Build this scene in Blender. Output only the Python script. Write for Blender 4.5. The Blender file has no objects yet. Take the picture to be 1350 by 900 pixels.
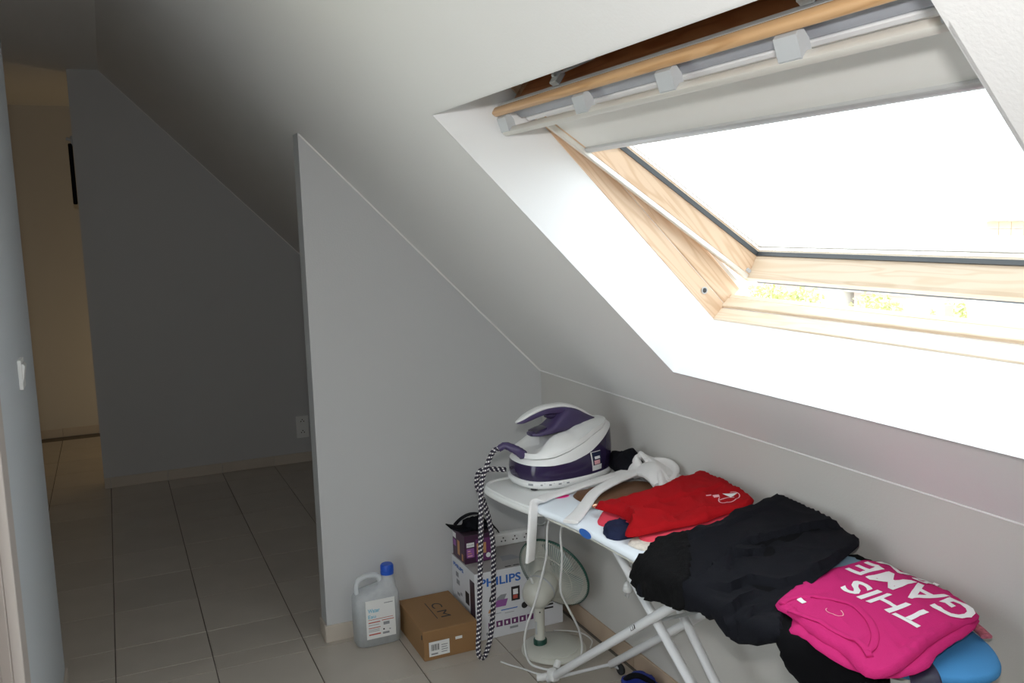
import bpy, bmesh, math, random
import numpy as np
from mathutils import Vector, Matrix, noise
from mathutils.geometry import delaunay_2d_cdt

random.seed(7)
sc = bpy.context.scene
COL = sc.collection
V = Vector
PI = math.pi

# ------------------------------------------------------------ camera
def look(yaw, pitch, roll):
    y, p, r = map(math.radians, (yaw, pitch, roll))
    F = V((-math.sin(y)*math.cos(p), math.cos(y)*math.cos(p), math.sin(p)))
    R = V((math.cos(y), math.sin(y), 0)); U = R.cross(F)
    R2 = R*math.cos(r)+U*math.sin(r); U2 = -R*math.sin(r)+U*math.cos(r)
    return Matrix((R2, U2, -F)).transposed()
cam = bpy.data.cameras.new('camera')
cam.sensor_width = 36; cam.lens = 1178.28/1350*36; cam.clip_start = .02
camo = bpy.data.objects.new('camera', cam); COL.objects.link(camo)
camo.matrix_world = Matrix.Translation((-.657, -3.2963, 1.6)) @ look(-24.107, -7.775, -1.660).to_4x4()
sc.camera = camo
# ------------------------------------------------------------ light
sc.view_settings.view_transform = 'Standard'
sc.view_settings.look = 'None'
sc.view_settings.gamma = 1
sc.view_settings.use_curve_mapping = False
sc.view_settings.exposure = .19
SKY = 3.7
FLASH = 60
w = bpy.data.worlds.new('overcast_sky'); sc.world = w; w.use_nodes = True
bg = w.node_tree.nodes['Background']
bg.inputs[0].default_value = (.89, .95, 1, 1); bg.inputs[1].default_value = SKY
sc.cycles.max_bounces = 12; sc.cycles.diffuse_bounces = 7
sc.cycles.transparent_max_bounces = 12
sc.cycles.caustics_reflective = False; sc.cycles.caustics_refractive = False
def lamp(name, kind, loc, power, col=(1, 1, 1), **kw):
    l = bpy.data.lights.new(name, kind); l.energy = power; l.color = col
    for k, v in kw.items(): setattr(l, k, v)
    o = bpy.data.objects.new(name, l); COL.objects.link(o); o.location = loc
    return o
# the photographer's camera flash, just above the lens
fl_lamp = lamp('camera_flash', 'SPOT', (-.66, -3.30, 1.735), FLASH, (1, .985, .96), shadow_soft_size=.03, spot_size=math.radians(125), spot_blend=1.0)
fl_lamp.rotation_euler = camo.matrix_world.to_euler()
# lamp in the side passage behind the far wall
lamp('passage_lamp', 'POINT', (.1, 3.75, .42), 4.4, (1, .76, .45), shadow_soft_size=.12)

# ------------------------------------------------------------ materials
MC = {}
def nodes(name):
    m = bpy.data.materials.new(name); m.use_nodes = True
    nt = m.node_tree; b = nt.nodes['Principled BSDF']
    return m, nt, b
def mat(name, col, rough=.5, var=.06, scale=8, bump=0, bscale=60, metal=0, spec=.5, sheen=0, rnd=0):
    """procedural paint / plastic / cloth: colour with slight noise variation and fine relief"""
    if name in MC: return MC[name]
    m, nt, b = nodes(name)
    b.inputs['Roughness'].default_value = rough; b.inputs['Metallic'].default_value = metal
    b.inputs['Specular IOR Level'].default_value = spec
    if sheen: b.inputs['Sheen Weight'].default_value = sheen
    tc = nt.nodes.new('ShaderNodeTexCoord')
    n = nt.nodes.new('ShaderNodeTexNoise'); n.inputs['Scale'].default_value = scale; n.inputs['Detail'].default_value = 4
    nt.links.new(tc.outputs['Object'], n.inputs['Vector'])
    mx = nt.nodes.new('ShaderNodeMix'); mx.data_type = 'RGBA'
    c = np.array(col[:3])
    mx.inputs[6].default_value = (*(c*(1-var)), 1); mx.inputs[7].default_value = (*np.minimum(c*(1+var), 1), 1)
    nt.links.new(n.outputs['Fac'], mx.inputs[0])
    out = mx.outputs[2]
    if rnd:
        oi = nt.nodes.new('ShaderNodeObjectInfo'); hs = nt.nodes.new('ShaderNodeHueSaturation')
        mr = nt.nodes.new('ShaderNodeMapRange'); mr.inputs[3].default_value = 1-rnd; mr.inputs[4].default_value = 1+rnd
        nt.links.new(oi.outputs['Random'], mr.inputs[0]); nt.links.new(mr.outputs[0], hs.inputs['Value'])
        nt.links.new(out, hs.inputs['Color']); out = hs.outputs[0]
    nt.links.new(out, b.inputs['Base Color'])
    if bump:
        n2 = nt.nodes.new('ShaderNodeTexNoise'); n2.inputs['Scale'].default_value = bscale; n2.inputs['Detail'].default_value = 3
        nt.links.new(tc.outputs['Object'], n2.inputs['Vector'])
        bp = nt.nodes.new('ShaderNodeBump'); bp.inputs['Strength'].default_value = bump; bp.inputs['Distance'].default_value = .004
        nt.links.new(n2.outputs['Fac'], bp.inputs['Height']); nt.links.new(bp.outputs[0], b.inputs['Normal'])
    MC[name] = m
    return m
def wood(name, rot, light=(.72, .54, .385), dark=(.63, .44, .29)):
    """pine, grain along the axis that rot (about Y) turns onto X"""
    m, nt, b = nodes(name); b.inputs['Roughness'].default_value = .38
    tc = nt.nodes.new('ShaderNodeTexCoord')
    m1 = nt.nodes.new('ShaderNodeMapping'); m1.inputs['Rotation'].default_value = rot
    m2 = nt.nodes.new('ShaderNodeMapping'); m2.inputs['Scale'].default_value = (1.1, 14, 14)
    nt.links.new(tc.outputs['Object'], m1.inputs[0]); nt.links.new(m1.outputs[0], m2.inputs[0])
    n = nt.nodes.new('ShaderNodeTexNoise'); n.inputs['Scale'].default_value = 1.6; n.inputs['Detail'].default_value = 2; n.inputs['Distortion'].default_value = .4
    nt.links.new(m2.outputs[0], n.inputs['Vector'])
    wv = nt.nodes.new('ShaderNodeMath'); wv.operation = 'MULTIPLY'; wv.inputs[1].default_value = 46
    sn = nt.nodes.new('ShaderNodeMath'); sn.operation = 'SINE'
    nt.links.new(n.outputs['Fac'], wv.inputs[0]); nt.links.new(wv.outputs[0], sn.inputs[0])
    mr = nt.nodes.new('ShaderNodeMapRange'); mr.inputs[1].default_value = -1; mr.inputs[2].default_value = 1
    nt.links.new(sn.outputs[0], mr.inputs[0])
    cr = nt.nodes.new('ShaderNodeValToRGB')
    cr.color_ramp.elements[0].color = (*dark, 1); cr.color_ramp.elements[1].color = (*light, 1)
    cr.color_ramp.elements[0].position = 0; cr.color_ramp.elements[1].position = .55
    nt.links.new(mr.outputs[0], cr.inputs[0]); nt.links.new(cr.outputs[0], b.inputs['Base Color'])
    MC[name] = m
    return m
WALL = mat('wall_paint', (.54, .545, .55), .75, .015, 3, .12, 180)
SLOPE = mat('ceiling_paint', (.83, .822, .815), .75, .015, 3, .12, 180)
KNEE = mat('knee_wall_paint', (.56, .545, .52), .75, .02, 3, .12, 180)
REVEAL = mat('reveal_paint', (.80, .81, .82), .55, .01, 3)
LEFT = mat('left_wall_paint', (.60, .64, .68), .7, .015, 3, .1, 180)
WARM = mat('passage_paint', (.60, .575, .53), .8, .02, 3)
TILE = mat('floor_tile_glaze', (.49, .445, .39), .32, .10, 6, .05, 30, rnd=.05)
GROUT = mat('grout', (.16, .14, .12), .9, .1, 30)
SKIRT = mat('skirting_tile_glaze', (.56, .50, .43), .35, .06, 7, rnd=.03)
SKIRTR = mat('warm_skirting_tile_glaze', (.50, .38, .28), .4, .08, 7, rnd=.04)
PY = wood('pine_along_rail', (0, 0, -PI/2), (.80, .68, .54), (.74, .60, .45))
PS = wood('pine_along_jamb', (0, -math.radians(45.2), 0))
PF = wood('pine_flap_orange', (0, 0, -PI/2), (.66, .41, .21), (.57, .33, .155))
PD = wood('pine_head_shaded', (0, 0, -PI/2), (.46, .19, .075), (.34, .12, .04))  # same pine, with the shade at the window head put into its colour
ALU = mat('brushed_aluminium', (.62, .63, .64), .38, .03, 30, metal=.55)
ALUL = mat('light_aluminium', (.74, .72, .67), .4, .02, 20, metal=.25)
GREYP = mat('grey_plastic', (.50, .52, .54), .45)
CASS = mat('blind_cassette_grey', (.40, .42, .47), .45, .03)
BLINDF = mat('blind_fabric', (.80, .79, .76), .85, .01, 40)
DARKM = mat('dark_metal', (.045, .05, .055), .45)
RUBBER = mat('black_rubber', (.02, .022, .025), .6)
WHITEP = mat('white_plastic', (.80, .81, .80), .32, .01)
WHITEM = mat('white_enamel', (.76, .77, .79), .28, .02)
CREAMP = mat('aged_white_plastic', (.62, .62, .56), .35, .02)
BLACKC = mat('black_cloth', (.0042, .0046, .0078), .85, .15, 20, .35, 350, spec=.18)
BLACKD = mat('black_trouser_cloth', (.003, .003, .004), .9, .1, 20, .3, 350, spec=.12)
NAVY = mat('navy_cloth', (.012, .017, .05), .85, .15, 20, .3, 300, spec=.2)
NAVYS = mat('navy_satin', (.03, .028, .06), .35, .1, 20)
RED = mat('red_cloth', (.37, .006, .010), .85, .06, 14, .3, 300, spec=.1)
CORAL = mat('coral_cloth', (.68, .055, .09), .85, .06, 14, .3, 300, spec=.2)
PINK = mat('pink_cloth', (.56, .026, .17), .85, .05, 14, .25, 350, spec=.1)
PRINTW = mat('white_print', (.83, .83, .84), .6, .02)
PRINTP = mat('pale_pink_print', (.80, .42, .46), .6, .02)
BLACKI = mat('black_ink', (.02, .018, .02), .6)
GREYI = mat('grey_ink', (.28, .29, .31), .6)
BLUEI = mat('blue_ink', (.03, .14, .50), .55)
CYANI = mat('cyan_ink', (.16, .50, .66), .55)
REDI = mat('red_ink', (.50, .10, .07), .55)
PURPLEI = mat('purple_ink', (.14, .03, .13), .55)
PURPLEL = mat('light_purple_ink', (.30, .10, .34), .55)
ORANGEI = mat('orange_ink', (.55, .28, .12), .55)
PAPER = mat('label_paper', (.80, .81, .80), .6, .02)
BROWNL = mat('brown_leather', (.14, .065, .028), .5, .12, 12, .25, 200)
BROWND = mat('dark_brown_leather', (.09, .04, .018), .5, .12, 12, .2, 200)
BRASS = mat('copper_metal', (.80, .42, .28), .25, .03, metal=1)
TERRY = mat('white_terry', (.92, .91, .90), .95, .03, 30, .9, 420, spec=.1, sheen=.1)
COVER = mat('pale_board_cover', (.80, .86, .92), .8, .03, 6, .15, 250)
COVERB_ = mat('blue_board_cover', (.055, .27, .58), .8, .10, 10, .25, 250)
PINKDOT = mat('pink_cover_print', (.90, .05, .33), .7, .03)
KRAFT = mat('kraft_cardboard', (.30, .165, .068), .7, .06, 10, .05, 120)
CARTON = mat('white_carton', (.68, .69, .72), .5, .03, 8)
CARTONT = mat('grey_carton_top', (.36, .345, .34), .6, .08, 8)
PURPLEB = mat('purple_carton', (.055, .018, .048), .45, .25, 16)
PURPLED = mat('dark_carton', (.05, .03, .045), .5, .2, 16)
PURPLEP = mat('purple_gloss_plastic', (.030, .019, .062), .12, .05, 8)
PURPLEM = mat('purple_matt_plastic', (.055, .038, .11), .38, .05, 8)
GREENP = mat('dark_green_plastic', (.012, .07, .05), .4, .05)
CABLE = mat('white_cable', (.74, .75, .74), .4, .01)
CAPB = mat('blue_cap', (.02, .10, .55), .35, .05)
BLUEB = mat('blue_bag_cloth', (.012, .03, .28), .7, .15, 12, .3, 200)
STUCCO = mat('pale_render', (.80, .79, .76), .9, .03)
BRICK = mat('orange_brick', (.72, .50, .33), .9, .08, 6)
PINKH = mat('pinkish_render', (.62, .52, .50), .9, .04)
LEAF = mat('pale_foliage', (.50, .53, .24), .8, .3, 1.2)
GRASS = mat('pale_ground', (.58, .56, .46), .95, .15, .4)
STEELG = mat('sole_steel', (.5, .5, .52), .3, .03, metal=.8)

def glassmat(name, tint=(1, 1, 1), refl=1.0, rough=0.0):
    m, nt, b = nodes(name); nt.nodes.remove(b)
    out = nt.nodes['Material Output']
    t = nt.nodes.new('ShaderNodeBsdfTransparent'); t.inputs[0].default_value = (*tint, 1)
    g = nt.nodes.new('ShaderNodeBsdfGlossy'); g.inputs['Roughness'].default_value = rough
    f = nt.nodes.new('ShaderNodeLayerWeight'); f.inputs[0].default_value = .5
    p = nt.nodes.new('ShaderNodeMath'); p.operation = 'POWER'; p.inputs[1].default_value = 5
    k = nt.nodes.new('ShaderNodeMath'); k.operation = 'MULTIPLY_ADD'; k.inputs[1].default_value = .9*refl; k.inputs[2].default_value = .035*refl
    mx = nt.nodes.new('ShaderNodeMixShader')
    nt.links.new(f.outputs['Facing'], p.inputs[0]); nt.links.new(p.outputs[0], k.inputs[0]); nt.links.new(k.outputs[0], mx.inputs[0])
    nt.links.new(t.outputs[0], mx.inputs[1]); nt.links.new(g.outputs[0], mx.inputs[2])
    nt.links.new(mx.outputs[0], out.inputs[0])
    return m
GLASS = glassmat('window_glass', (.97, .985, .98))
WATER = glassmat('clear_liquid', (.80, .84, .84))
def milky():
    m, nt, b = nodes('milky_plastic'); out = nt.nodes['Material Output']
    b.inputs['Base Color'].default_value = (.88, .90, .92, 1); b.inputs['Roughness'].default_value = .3
    n = nt.nodes.new('ShaderNodeTexNoise'); n.inputs['Scale'].default_value = 12
    mr = nt.nodes.new('ShaderNodeMapRange'); mr.inputs[3].default_value = .36; mr.inputs[4].default_value = .44
    t = nt.nodes.new('ShaderNodeBsdfTransparent'); t.inputs[0].default_value = (.93, .95, .96, 1)
    mx = nt.nodes.new('ShaderNodeMixShader')
    nt.links.new(n.outputs['Fac'], mr.inputs[0]); nt.links.new(mr.outputs[0], mx.inputs[0])
    nt.links.new(t.outputs[0], mx.inputs[1]); nt.links.new(b.outputs[0], mx.inputs[2])
    nt.links.new(mx.outputs[0], out.inputs[0])
    return m
MILKY = milky()
def braid():
    """black hose sleeve with white flecks, from the tube's own uv"""
    m, nt, b = nodes('braided_hose'); b.inputs['Roughness'].default_value = .7
    uv = nt.nodes.new('ShaderNodeUVMap'); uv.uv_map = 'uv'
    sep = nt.nodes.new('ShaderNodeSeparateXYZ'); nt.links.new(uv.outputs[0], sep.inputs[0])
    def mth(op, a, bb=None):
        n = nt.nodes.new('ShaderNodeMath'); n.operation = op
        for i, x in enumerate((a, bb)):
            if x is None: continue
            if isinstance(x, (int, float)): n.inputs[i].default_value = x
            else: nt.links.new(x, n.inputs[i])
        return n.outputs[0]
    # u round the hose 0..1, v metres along
    s = mth('ADD', mth('MULTIPLY', sep.outputs[0], 2.0), mth('MULTIPLY', sep.outputs[1], 62.0))
    s2 = mth('SUBTRACT', mth('MULTIPLY', sep.outputs[0], 6.0), mth('MULTIPLY', sep.outputs[1], 30.0))
    f = mth('LESS_THAN', mth('FRACT', s), .40); f2 = mth('LESS_THAN', mth('FRACT', s2), .72)
    fl = mth('MULTIPLY', f, f2)
    mx = nt.nodes.new('ShaderNodeMix'); mx.data_type = 'RGBA'
    mx.inputs[6].default_value = (.016, .012, .03, 1); mx.inputs[7].default_value = (.72, .70, .70, 1)
    nt.links.new(fl, mx.inputs[0]); nt.links.new(mx.outputs[2], b.inputs['Base Color'])
    return m
BRAID = braid()

# ------------------------------------------------------------ object helpers
ORG = {}
def obj(name, bm, m, parent=None, smooth=False, kind=None, label=None):
    me = bpy.data.meshes.new(name)
    org = ORG[parent.name] if parent else V((0, 0, 0))
    base = V((0, 0, 0))
    if not parent and len(bm.verts):
        xs = [v.co for v in bm.verts]
        base = V(((min(v.x for v in xs)+max(v.x for v in xs))/2, (min(v.y for v in xs)+max(v.y for v in xs))/2, min(v.z for v in xs)))
    sh = org + base
    for v in bm.verts: v.co -= sh
    bm.normal_update()
    bm.to_mesh(me); bm.free()
    if smooth:
        me.polygons.foreach_set('use_smooth', [True]*len(me.polygons))
        if smooth is not True:
            me.set_sharp_from_angle(angle=math.radians(smooth))
    me.materials.append(m)
    o = bpy.data.objects.new(name, me); COL.objects.link(o)
    if parent: o.parent = parent; ORG[o.name] = org.copy()
    else: o.location = base; ORG[o.name] = base.copy()
    if kind: o['kind'] = kind
    if label: o['label'] = label
    return o
def thing(name, loc, label=None, cat=None, group=None, kind=None):
    o = bpy.data.objects.new(name, None); COL.objects.link(o); o.location = loc; o.empty_display_size = .05
    ORG[o.name] = V(loc)
    return tag(o, label, cat, group, kind)
def tag(o, label=None, cat=None, group=None, kind=None):
    if label: o['label'] = label
    if cat: o['category'] = cat
    if group: o['group'] = group
    if kind: o['kind'] = kind
    return o
def struct(name, bm, m, parent=None, **k):
    o = obj(name, bm, m, parent, **k)
    if not parent: o['kind'] = 'structure'
    return o
def newbm(): return bmesh.new()
def face(bm, pts): return bm.faces.new([bm.verts.new(p) for p in pts])
def obox(bm, o, ax, lo, hi, bev=0, seg=2):
    """box in the frame (o, ax) between lo and hi"""
    o = V(o); ax = [V(a) for a in ax]
    vs = [bm.verts.new(o+ax[0]*x+ax[1]*y+ax[2]*z) for z in (lo[2], hi[2]) for y in (lo[1], hi[1]) for x in (lo[0], hi[0])]
    fs = [bm.faces.new([vs[i] for i in q]) for q in ((0, 2, 3, 1), (4, 5, 7, 6), (0, 1, 5, 4), (2, 6, 7, 3), (0, 4, 6, 2), (1, 3, 7, 5))]
    if ax[0].cross(ax[1]).dot(ax[2]) < 0: bmesh.ops.reverse_faces(bm, faces=fs)
    if bev:
        es = list({e for f in fs for e in f.edges})
        bmesh.ops.bevel(bm, geom=es, offset=bev, segments=seg, affect='EDGES', profile=.5)
XYZ = (V((1, 0, 0)), V((0, 1, 0)), V((0, 0, 1)))
def box(bm, lo, hi, bev=0, seg=2): obox(bm, (0, 0, 0), XYZ, lo, hi, bev, seg)
def boxbm(lo, hi, bev=0, seg=2):
    bm = newbm(); box(bm, lo, hi, bev, seg); return bm
def spline(pts, n=8, closed=False):
    P = [V(p) for p in pts]; out = []
    N = len(P)
    for i in range(N if closed else N-1):
        g = (lambda k: P[k % N]) if closed else (lambda k: P[max(0, min(N-1, k))])
        a, b, c, d = g(i-1), g(i), g(i+1), g(i+2)
        for k in range(n):
            t = k/n
            out.append(.5*((2*b)+(c-a)*t+(2*a-5*b+4*c-d)*t*t+(3*b-a-3*c+d)*t**3))
    if not closed: out.append(P[-1].copy())
    return out
def tube(bm, pts, r, n=10, closed=False, cap=True, uv=False):
    P = [V(p) for p in pts]; N = len(P)
    rr = r if isinstance(r, (list, tuple)) else [r]*N
    rings = []; up = None; L = 0; Ls = []
    for i in range(N):
        t = (P[(i+1) % N]-P[i-1]) if closed else (P[min(N-1, i+1)]-P[max(0, i-1)])
        t.normalize()
        if up is None:
            up = V((0, 0, 1)) if abs(t.z) < .9 else V((1, 0, 0))
        s = t.cross(up)
        if s.length < 1e-6: s = t.orthogonal()
        s.normalize(); up = s.cross(t).normalized()
        if i: L += (P[i]-P[i-1]).length
        Ls.append(L)
        rings.append([bm.verts.new(P[i]+(s*math.cos(2*PI*k/n)+up*math.sin(2*PI*k/n))*rr[i]) for k in range(n)])
    ul = bm.loops.layers.uv.verify() if uv else None
    if uv: ul = bm.loops.layers.uv.get('uv') or ul
    for i in range(N if closed else N-1):
        A, B = rings[i], rings[(i+1) % N]
        for k in range(n):
            f = bm.faces.new((A[k], A[(k+1) % n], B[(k+1) % n], B[k]))
            if uv:
                for l, (uu, vv) in zip(f.loops, ((k/n, Ls[i]), ((k+1)/n, Ls[i]), ((k+1)/n, Ls[(i+1) % N]), (k/n, Ls[(i+1) % N]))): l[ul].uv = (uu, vv)
    if cap and not closed:
        bm.faces.new(list(reversed(rings[0]))); bm.faces.new(rings[-1])
def lathe(bm, prof, c, axis=(0, 0, 1), n=24):
    A = V(axis).normalized(); e = A.orthogonal().normalized(); f = A.cross(e); c = V(c)
    rings = []
    for r, z in prof:
        if r < 1e-6: rings.append([bm.verts.new(c+A*z)])
        else: rings.append([bm.verts.new(c+A*z+(e*math.cos(2*PI*k/n)+f*math.sin(2*PI*k/n))*r) for k in range(n)])
    for a, b in zip(rings, rings[1:]):
        for k in range(n):
            q = [a[k % len(a)], a[(k+1) % n % len(a)], b[(k+1) % n % len(b)], b[k % len(b)]]
            q2 = []
            for v in q:
                if v not in q2: q2.append(v)
            if len(q2) > 2: bm.faces.new(q2)
def chaikin(P, n=2):
    P = [np.array(p, float) for p in P]
    for _ in range(n):
        Q = []
        for i in range(len(P)):
            a, b = P[i], P[(i+1) % len(P)]
            Q += [a*.75+b*.25, a*.25+b*.75]
        P = Q
    return np.array(P)
def prism(bm, poly, z0, z1, bev=0, inset=None):
    """poly: list of (x,y); bevelled upper and lower rims"""
    P = np.array(poly); c = P.mean(0)
    area = sum(P[i][0]*P[(i+1) % len(P)][1]-P[(i+1) % len(P)][0]*P[i][1] for i in range(len(P)))
    if area < 0: P = P[::-1]
    # inward offset by averaged normals
    nx = np.roll(P, -1, 0)-np.roll(P, 1, 0); nn = np.stack([-nx[:, 1], nx[:, 0]], 1); nn /= np.linalg.norm(nn, axis=1)[:, None]+1e-9
    lv = [(z0, bev), (z0+bev, 0), (z1-bev, 0), (z1-bev*.3, bev*.3), (z1, bev)] if bev else [(z0, 0), (z1, 0)]
    rings = [[bm.verts.new((*(p+q*d), z)) for p, q in zip(P, nn)] for z, d in lv]
    N = len(P)
    for a, b in zip(rings, rings[1:]):
        for k in range(N): bm.faces.new((a[k], a[(k+1) % N], b[(k+1) % N], b[k]))
    bm.faces.new(list(reversed(rings[0]))); bm.faces.new(rings[-1])
def textbm(s, size, bold=0.0, res=3):
    cu = bpy.data.curves.new('glyphs', 'FONT'); cu.body = s; cu.size = size; cu.offset = bold; cu.resolution_u = res; cu.fill_mode = 'FRONT'
    o = bpy.data.objects.new('glyphs', cu); COL.objects.link(o)
    dg = bpy.context.evaluated_depsgraph_get(); dg.update()
    me = bpy.data.meshes.new_from_object(o.evaluated_get(dg))
    bm = newbm(); bm.from_mesh(me)
    bpy.data.objects.remove(o); bpy.data.curves.remove(cu); bpy.data.meshes.remove(me)
    return bm
def fit(bm, o, ux, uy, w=None, h=None):
    """lay flat glyphs in a plane: lower-left at o, axes ux, uy, scaled to w (and h)"""
    xs = [v.co.x for v in bm.verts]; ys = [v.co.y for v in bm.verts]
    x0, x1, y0, y1 = min(xs), max(xs), min(ys), max(ys)
    sx = (w/(x1-x0)) if w else 1; sy = (h/(y1-y0)) if h else sx
    o, ux, uy = V(o), V(ux), V(uy)
    for v in bm.verts: v.co = o+ux*((v.co.x-x0)*sx)+uy*((v.co.y-y0)*sy)
    return bm
def panel(bm, o, ux, uy, u0, u1, v0, v1):
    o, ux, uy = V(o), V(ux), V(uy)
    face(bm, [o+ux*u0+uy*v0, o+ux*u1+uy*v0, o+ux*u1+uy*v1, o+ux*u0+uy*v1])

# ------------------------------------------------------------ room shell
HT, KX, HK, ZC = 1.9296, .945, .9767, 2.553
YF, YE, XF, XL, YB = 2.7293, 4.4739, -.789, -.914, -4.4
S = V((.704, 0, -.710)).normalized(); N = V((.710, 0, .704)).normalized()
O = V((0, 0, HT))
YA, YBW = -1.2292, -2.6158            # roof window: far and near cheek
def SN(s, y, n): return O+S*s+N*n+V((0, y, 0))
SAX = (S, V((0, 1, 0)), N)
Y = V((0, 1, 0))

fl = struct('floor', boxbm((-1.42, YB-.1, -.08), (1.2, YE+.1, -.004)), GROUT)
xj = [-2.4, -2.097+.0, -1.761, -1.425, -1.089, -.753, -.417, -.081, .255, .591, .927]
yj = [-.033-.367*k for k in range(12, -1, -1)] + [.082, .319] + [.319+.3645*k for k in range(1, 12)]
tm = {}
for i in range(len(xj)-1):
    for j in range(len(yj)-1):
        x0, x1, y0, y1 = xj[i], min(xj[i+1], .945), yj[j], min(yj[j+1], YE)
        if y1 <= y0 or x1 < -1.3 or (y0 > YF and x0 > -.2): continue
        if y0 < -3.4: continue
        dx, dy = x1-x0, y1-y0
        g = .0021
        key = (round(dx, 3), round(dy, 3))
        if key not in tm:
            bm = newbm(); a, b = dx/2-g, dy/2-g; c = .0006
            lo = [bm.verts.new((sx*a, sy*b, -.006)) for sx, sy in ((-1, -1), (1, -1), (1, 1), (-1, 1))]
            mi = [bm.verts.new((sx*a, sy*b, -c)) for sx, sy in ((-1, -1), (1, -1), (1, 1), (-1, 1))]
            hi = [bm.verts.new((sx*(a-c), sy*(b-c), 0)) for sx, sy in ((-1, -1), (1, -1), (1, 1), (-1, 1))]
            for A, B in ((lo, mi), (mi, hi)):
                for k in range(4): bm.faces.new((A[k], A[(k+1) % 4], B[(k+1) % 4], B[k]))
            bm.faces.new(hi)
            me = bpy.data.meshes.new('tile'); bm.to_mesh(me); bm.free(); me.materials.append(TILE); tm[key] = me
        o = bpy.data.objects.new('tile', tm[key]); COL.objects.link(o); o.parent = fl
        o.location = V(((x0+x1)/2, (y0+y1)/2, random.uniform(-.0006, 0)))-ORG[fl.name]
# flat ceiling and slope
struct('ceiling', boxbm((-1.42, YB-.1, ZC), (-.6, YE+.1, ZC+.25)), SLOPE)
ST, SB = -.885, 1.342
bm = newbm()
TH = .285
h0, h1 = .1099, 1.0785
obox(bm, O, SAX, (ST, YB, 0), (h0, YE, TH))
obox(bm, O, SAX, (h1, YB, 0), (SB+.3, YE, TH))
obox(bm, O, SAX, (h0, YA+.0004, 0), (h1, YE, TH))
obox(bm, O, SAX, (h0, YB, 0), (h1, YBW-.0004, TH))
# the box below the knee line is trimmed by the knee wall, which stands in front of it
struct('ceiling_slope', bm, SLOPE)
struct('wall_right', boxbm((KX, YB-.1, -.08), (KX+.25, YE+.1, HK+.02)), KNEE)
# partition stub and far wall: prisms in y with the roof profile
def profile_wall(name, x0, y0, y1, m, ztop=None):
    bm = newbm()
    e = .004
    if x0 < -.615: pts = [(x0, -.01), (KX, -.01), (KX, HK), (-.6187+.0, ZC), (x0, ZC)]
    else: pts = [(x0, -.01), (KX, -.01), (KX, HK), (x0, HT+(HK-HT)*x0/KX)]
    A = [bm.verts.new((x, y0, z)) for x, z in pts]; B = [bm.verts.new((x, y1, z)) for x, z in pts]
    bm.faces.new(list(reversed(A)) if False else A); bm.faces.new(list(reversed(B)))
    for k in range(len(pts)): bm.faces.new((A[k], B[k], B[(k+1) % len(pts)], A[(k+1) % len(pts)]))
    bmesh.ops.recalc_face_normals(bm, faces=bm.faces)
    return struct(name, bm, m)
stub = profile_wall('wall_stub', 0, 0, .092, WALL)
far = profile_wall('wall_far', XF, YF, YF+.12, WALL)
# glazed door opening added to let daylight in; only its far casing shows at the picture's left edge
DY0, DY1 = -1.95, -1.20
bm = newbm()
box(bm, (XL-.5, -1.0, -.01), (XL, .105, ZC)); box(bm, (XL-.16, DY1, -.01), (XL, -1.0, ZC)); box(bm, (XL-.16, YB-.1, -.01), (XL, DY0, ZC)); box(bm, (XL-.16, DY0, 2.05), (XL, DY1, ZC)); box(bm, (XL-.16, DY0, -.01), (XL, DY1, .03))
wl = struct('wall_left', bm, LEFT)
struct('wall_back', boxbm((-1.42, YB-.1, -.01), (1.2, YB, ZC+.1)), SLOPE)
struct('wall_passage', boxbm((-1.4, .105, -.01), (-1.25, YE+.1, ZC)), WARM)
struct('wall_end', boxbm((-1.42, YE, -.01), (1.2, YE+.1, ZC+.1)), WARM)
# thin white bead where partitions meet the slope
def bead(name, a, b, r=.0035):
    bm = newbm(); tube(bm, [a, b], r, 6); return struct(name, bm, SLOPE)
bead('trim_1', (.004, -.0015, HT-.006), (KX-.003, -.0015, HK-.002))
bead('trim_2', (-.612, YF-.0015, ZC-.006), (KX-.003, YF-.0015, HK-.002))
bead('trim_3', (KX-.0015, -2.9, HK-.002), (KX-.0015, -.004, HK-.002), .0022)

# skirting tiles
def skirting(name, a, b, h, joints, m, nrm):
    """row of tiles from a to b (2d), thickness along nrm"""
    a, b, nrm = V((*a, 0)), V((*b, 0)), V((*nrm, 0)); d = (b-a).normalized()
    root = thing(name, a, kind='structure')
    js = [0]+[j for j in joints if 0 < j < (b-a).length]+[(b-a).length]
    for p, q in zip(js, js[1:]):
        bm = newbm(); obox(bm, a, (d, nrm, V((0, 0, 1))), (p+.001, 0, 0), (q-.001, .009, h), .0015, 1)
        obj('tile', bm, m, root)
    return root
skirting('baseboard_stub', (-.009, 0), (KX, 0), .066, [.264, .6, .936], SKIRT, (0, -1))
skirting('baseboard_end', (0, .092), (0, 0), .066, [], SKIRT, (-1, 0))
skirting('baseboard_far', (XF-.0, YF), (KX, YF), .066, [.036+.336*k for k in range(6)], SKIRT, (0, -1))
skirting('baseboard_right', (KX, 0), (KX, -3.2), .072, [.235, .717, 1.05, 1.39, 1.73, 2.07, 2.4, 2.74], SKIRTR, (-1, 0))
skirting('baseboard_passage', (-1.25, YE), (-.2, YE), .068, [.16, .5, .83], SKIRT, (0, -1))
skirting('baseboard_left', (XL, -1.10), (XL, .105), .066, [.35, .69, 1.02], SKIRT, (1, 0))
dr = thing('door_added_glazing', (XL, (DY0+DY1)/2, 0), kind='structure')
DOORP = mat('door_casing_paint', (.50, .45, .42), .5, .03, 5)
def dpart(nm, lo, hi, m=DOORP): return obj(nm, boxbm(lo, hi, .002, 1), m, dr)
dpart('casing', (XL, DY1-.01, 0), (XL+.022, -1.11, 2.13)); dpart('casing', (XL, DY0-.08, 0), (XL+.022, DY0+.01, 2.13)); dpart('casing', (XL, DY0, 2.04), (XL+.022, DY1, 2.13))
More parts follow.
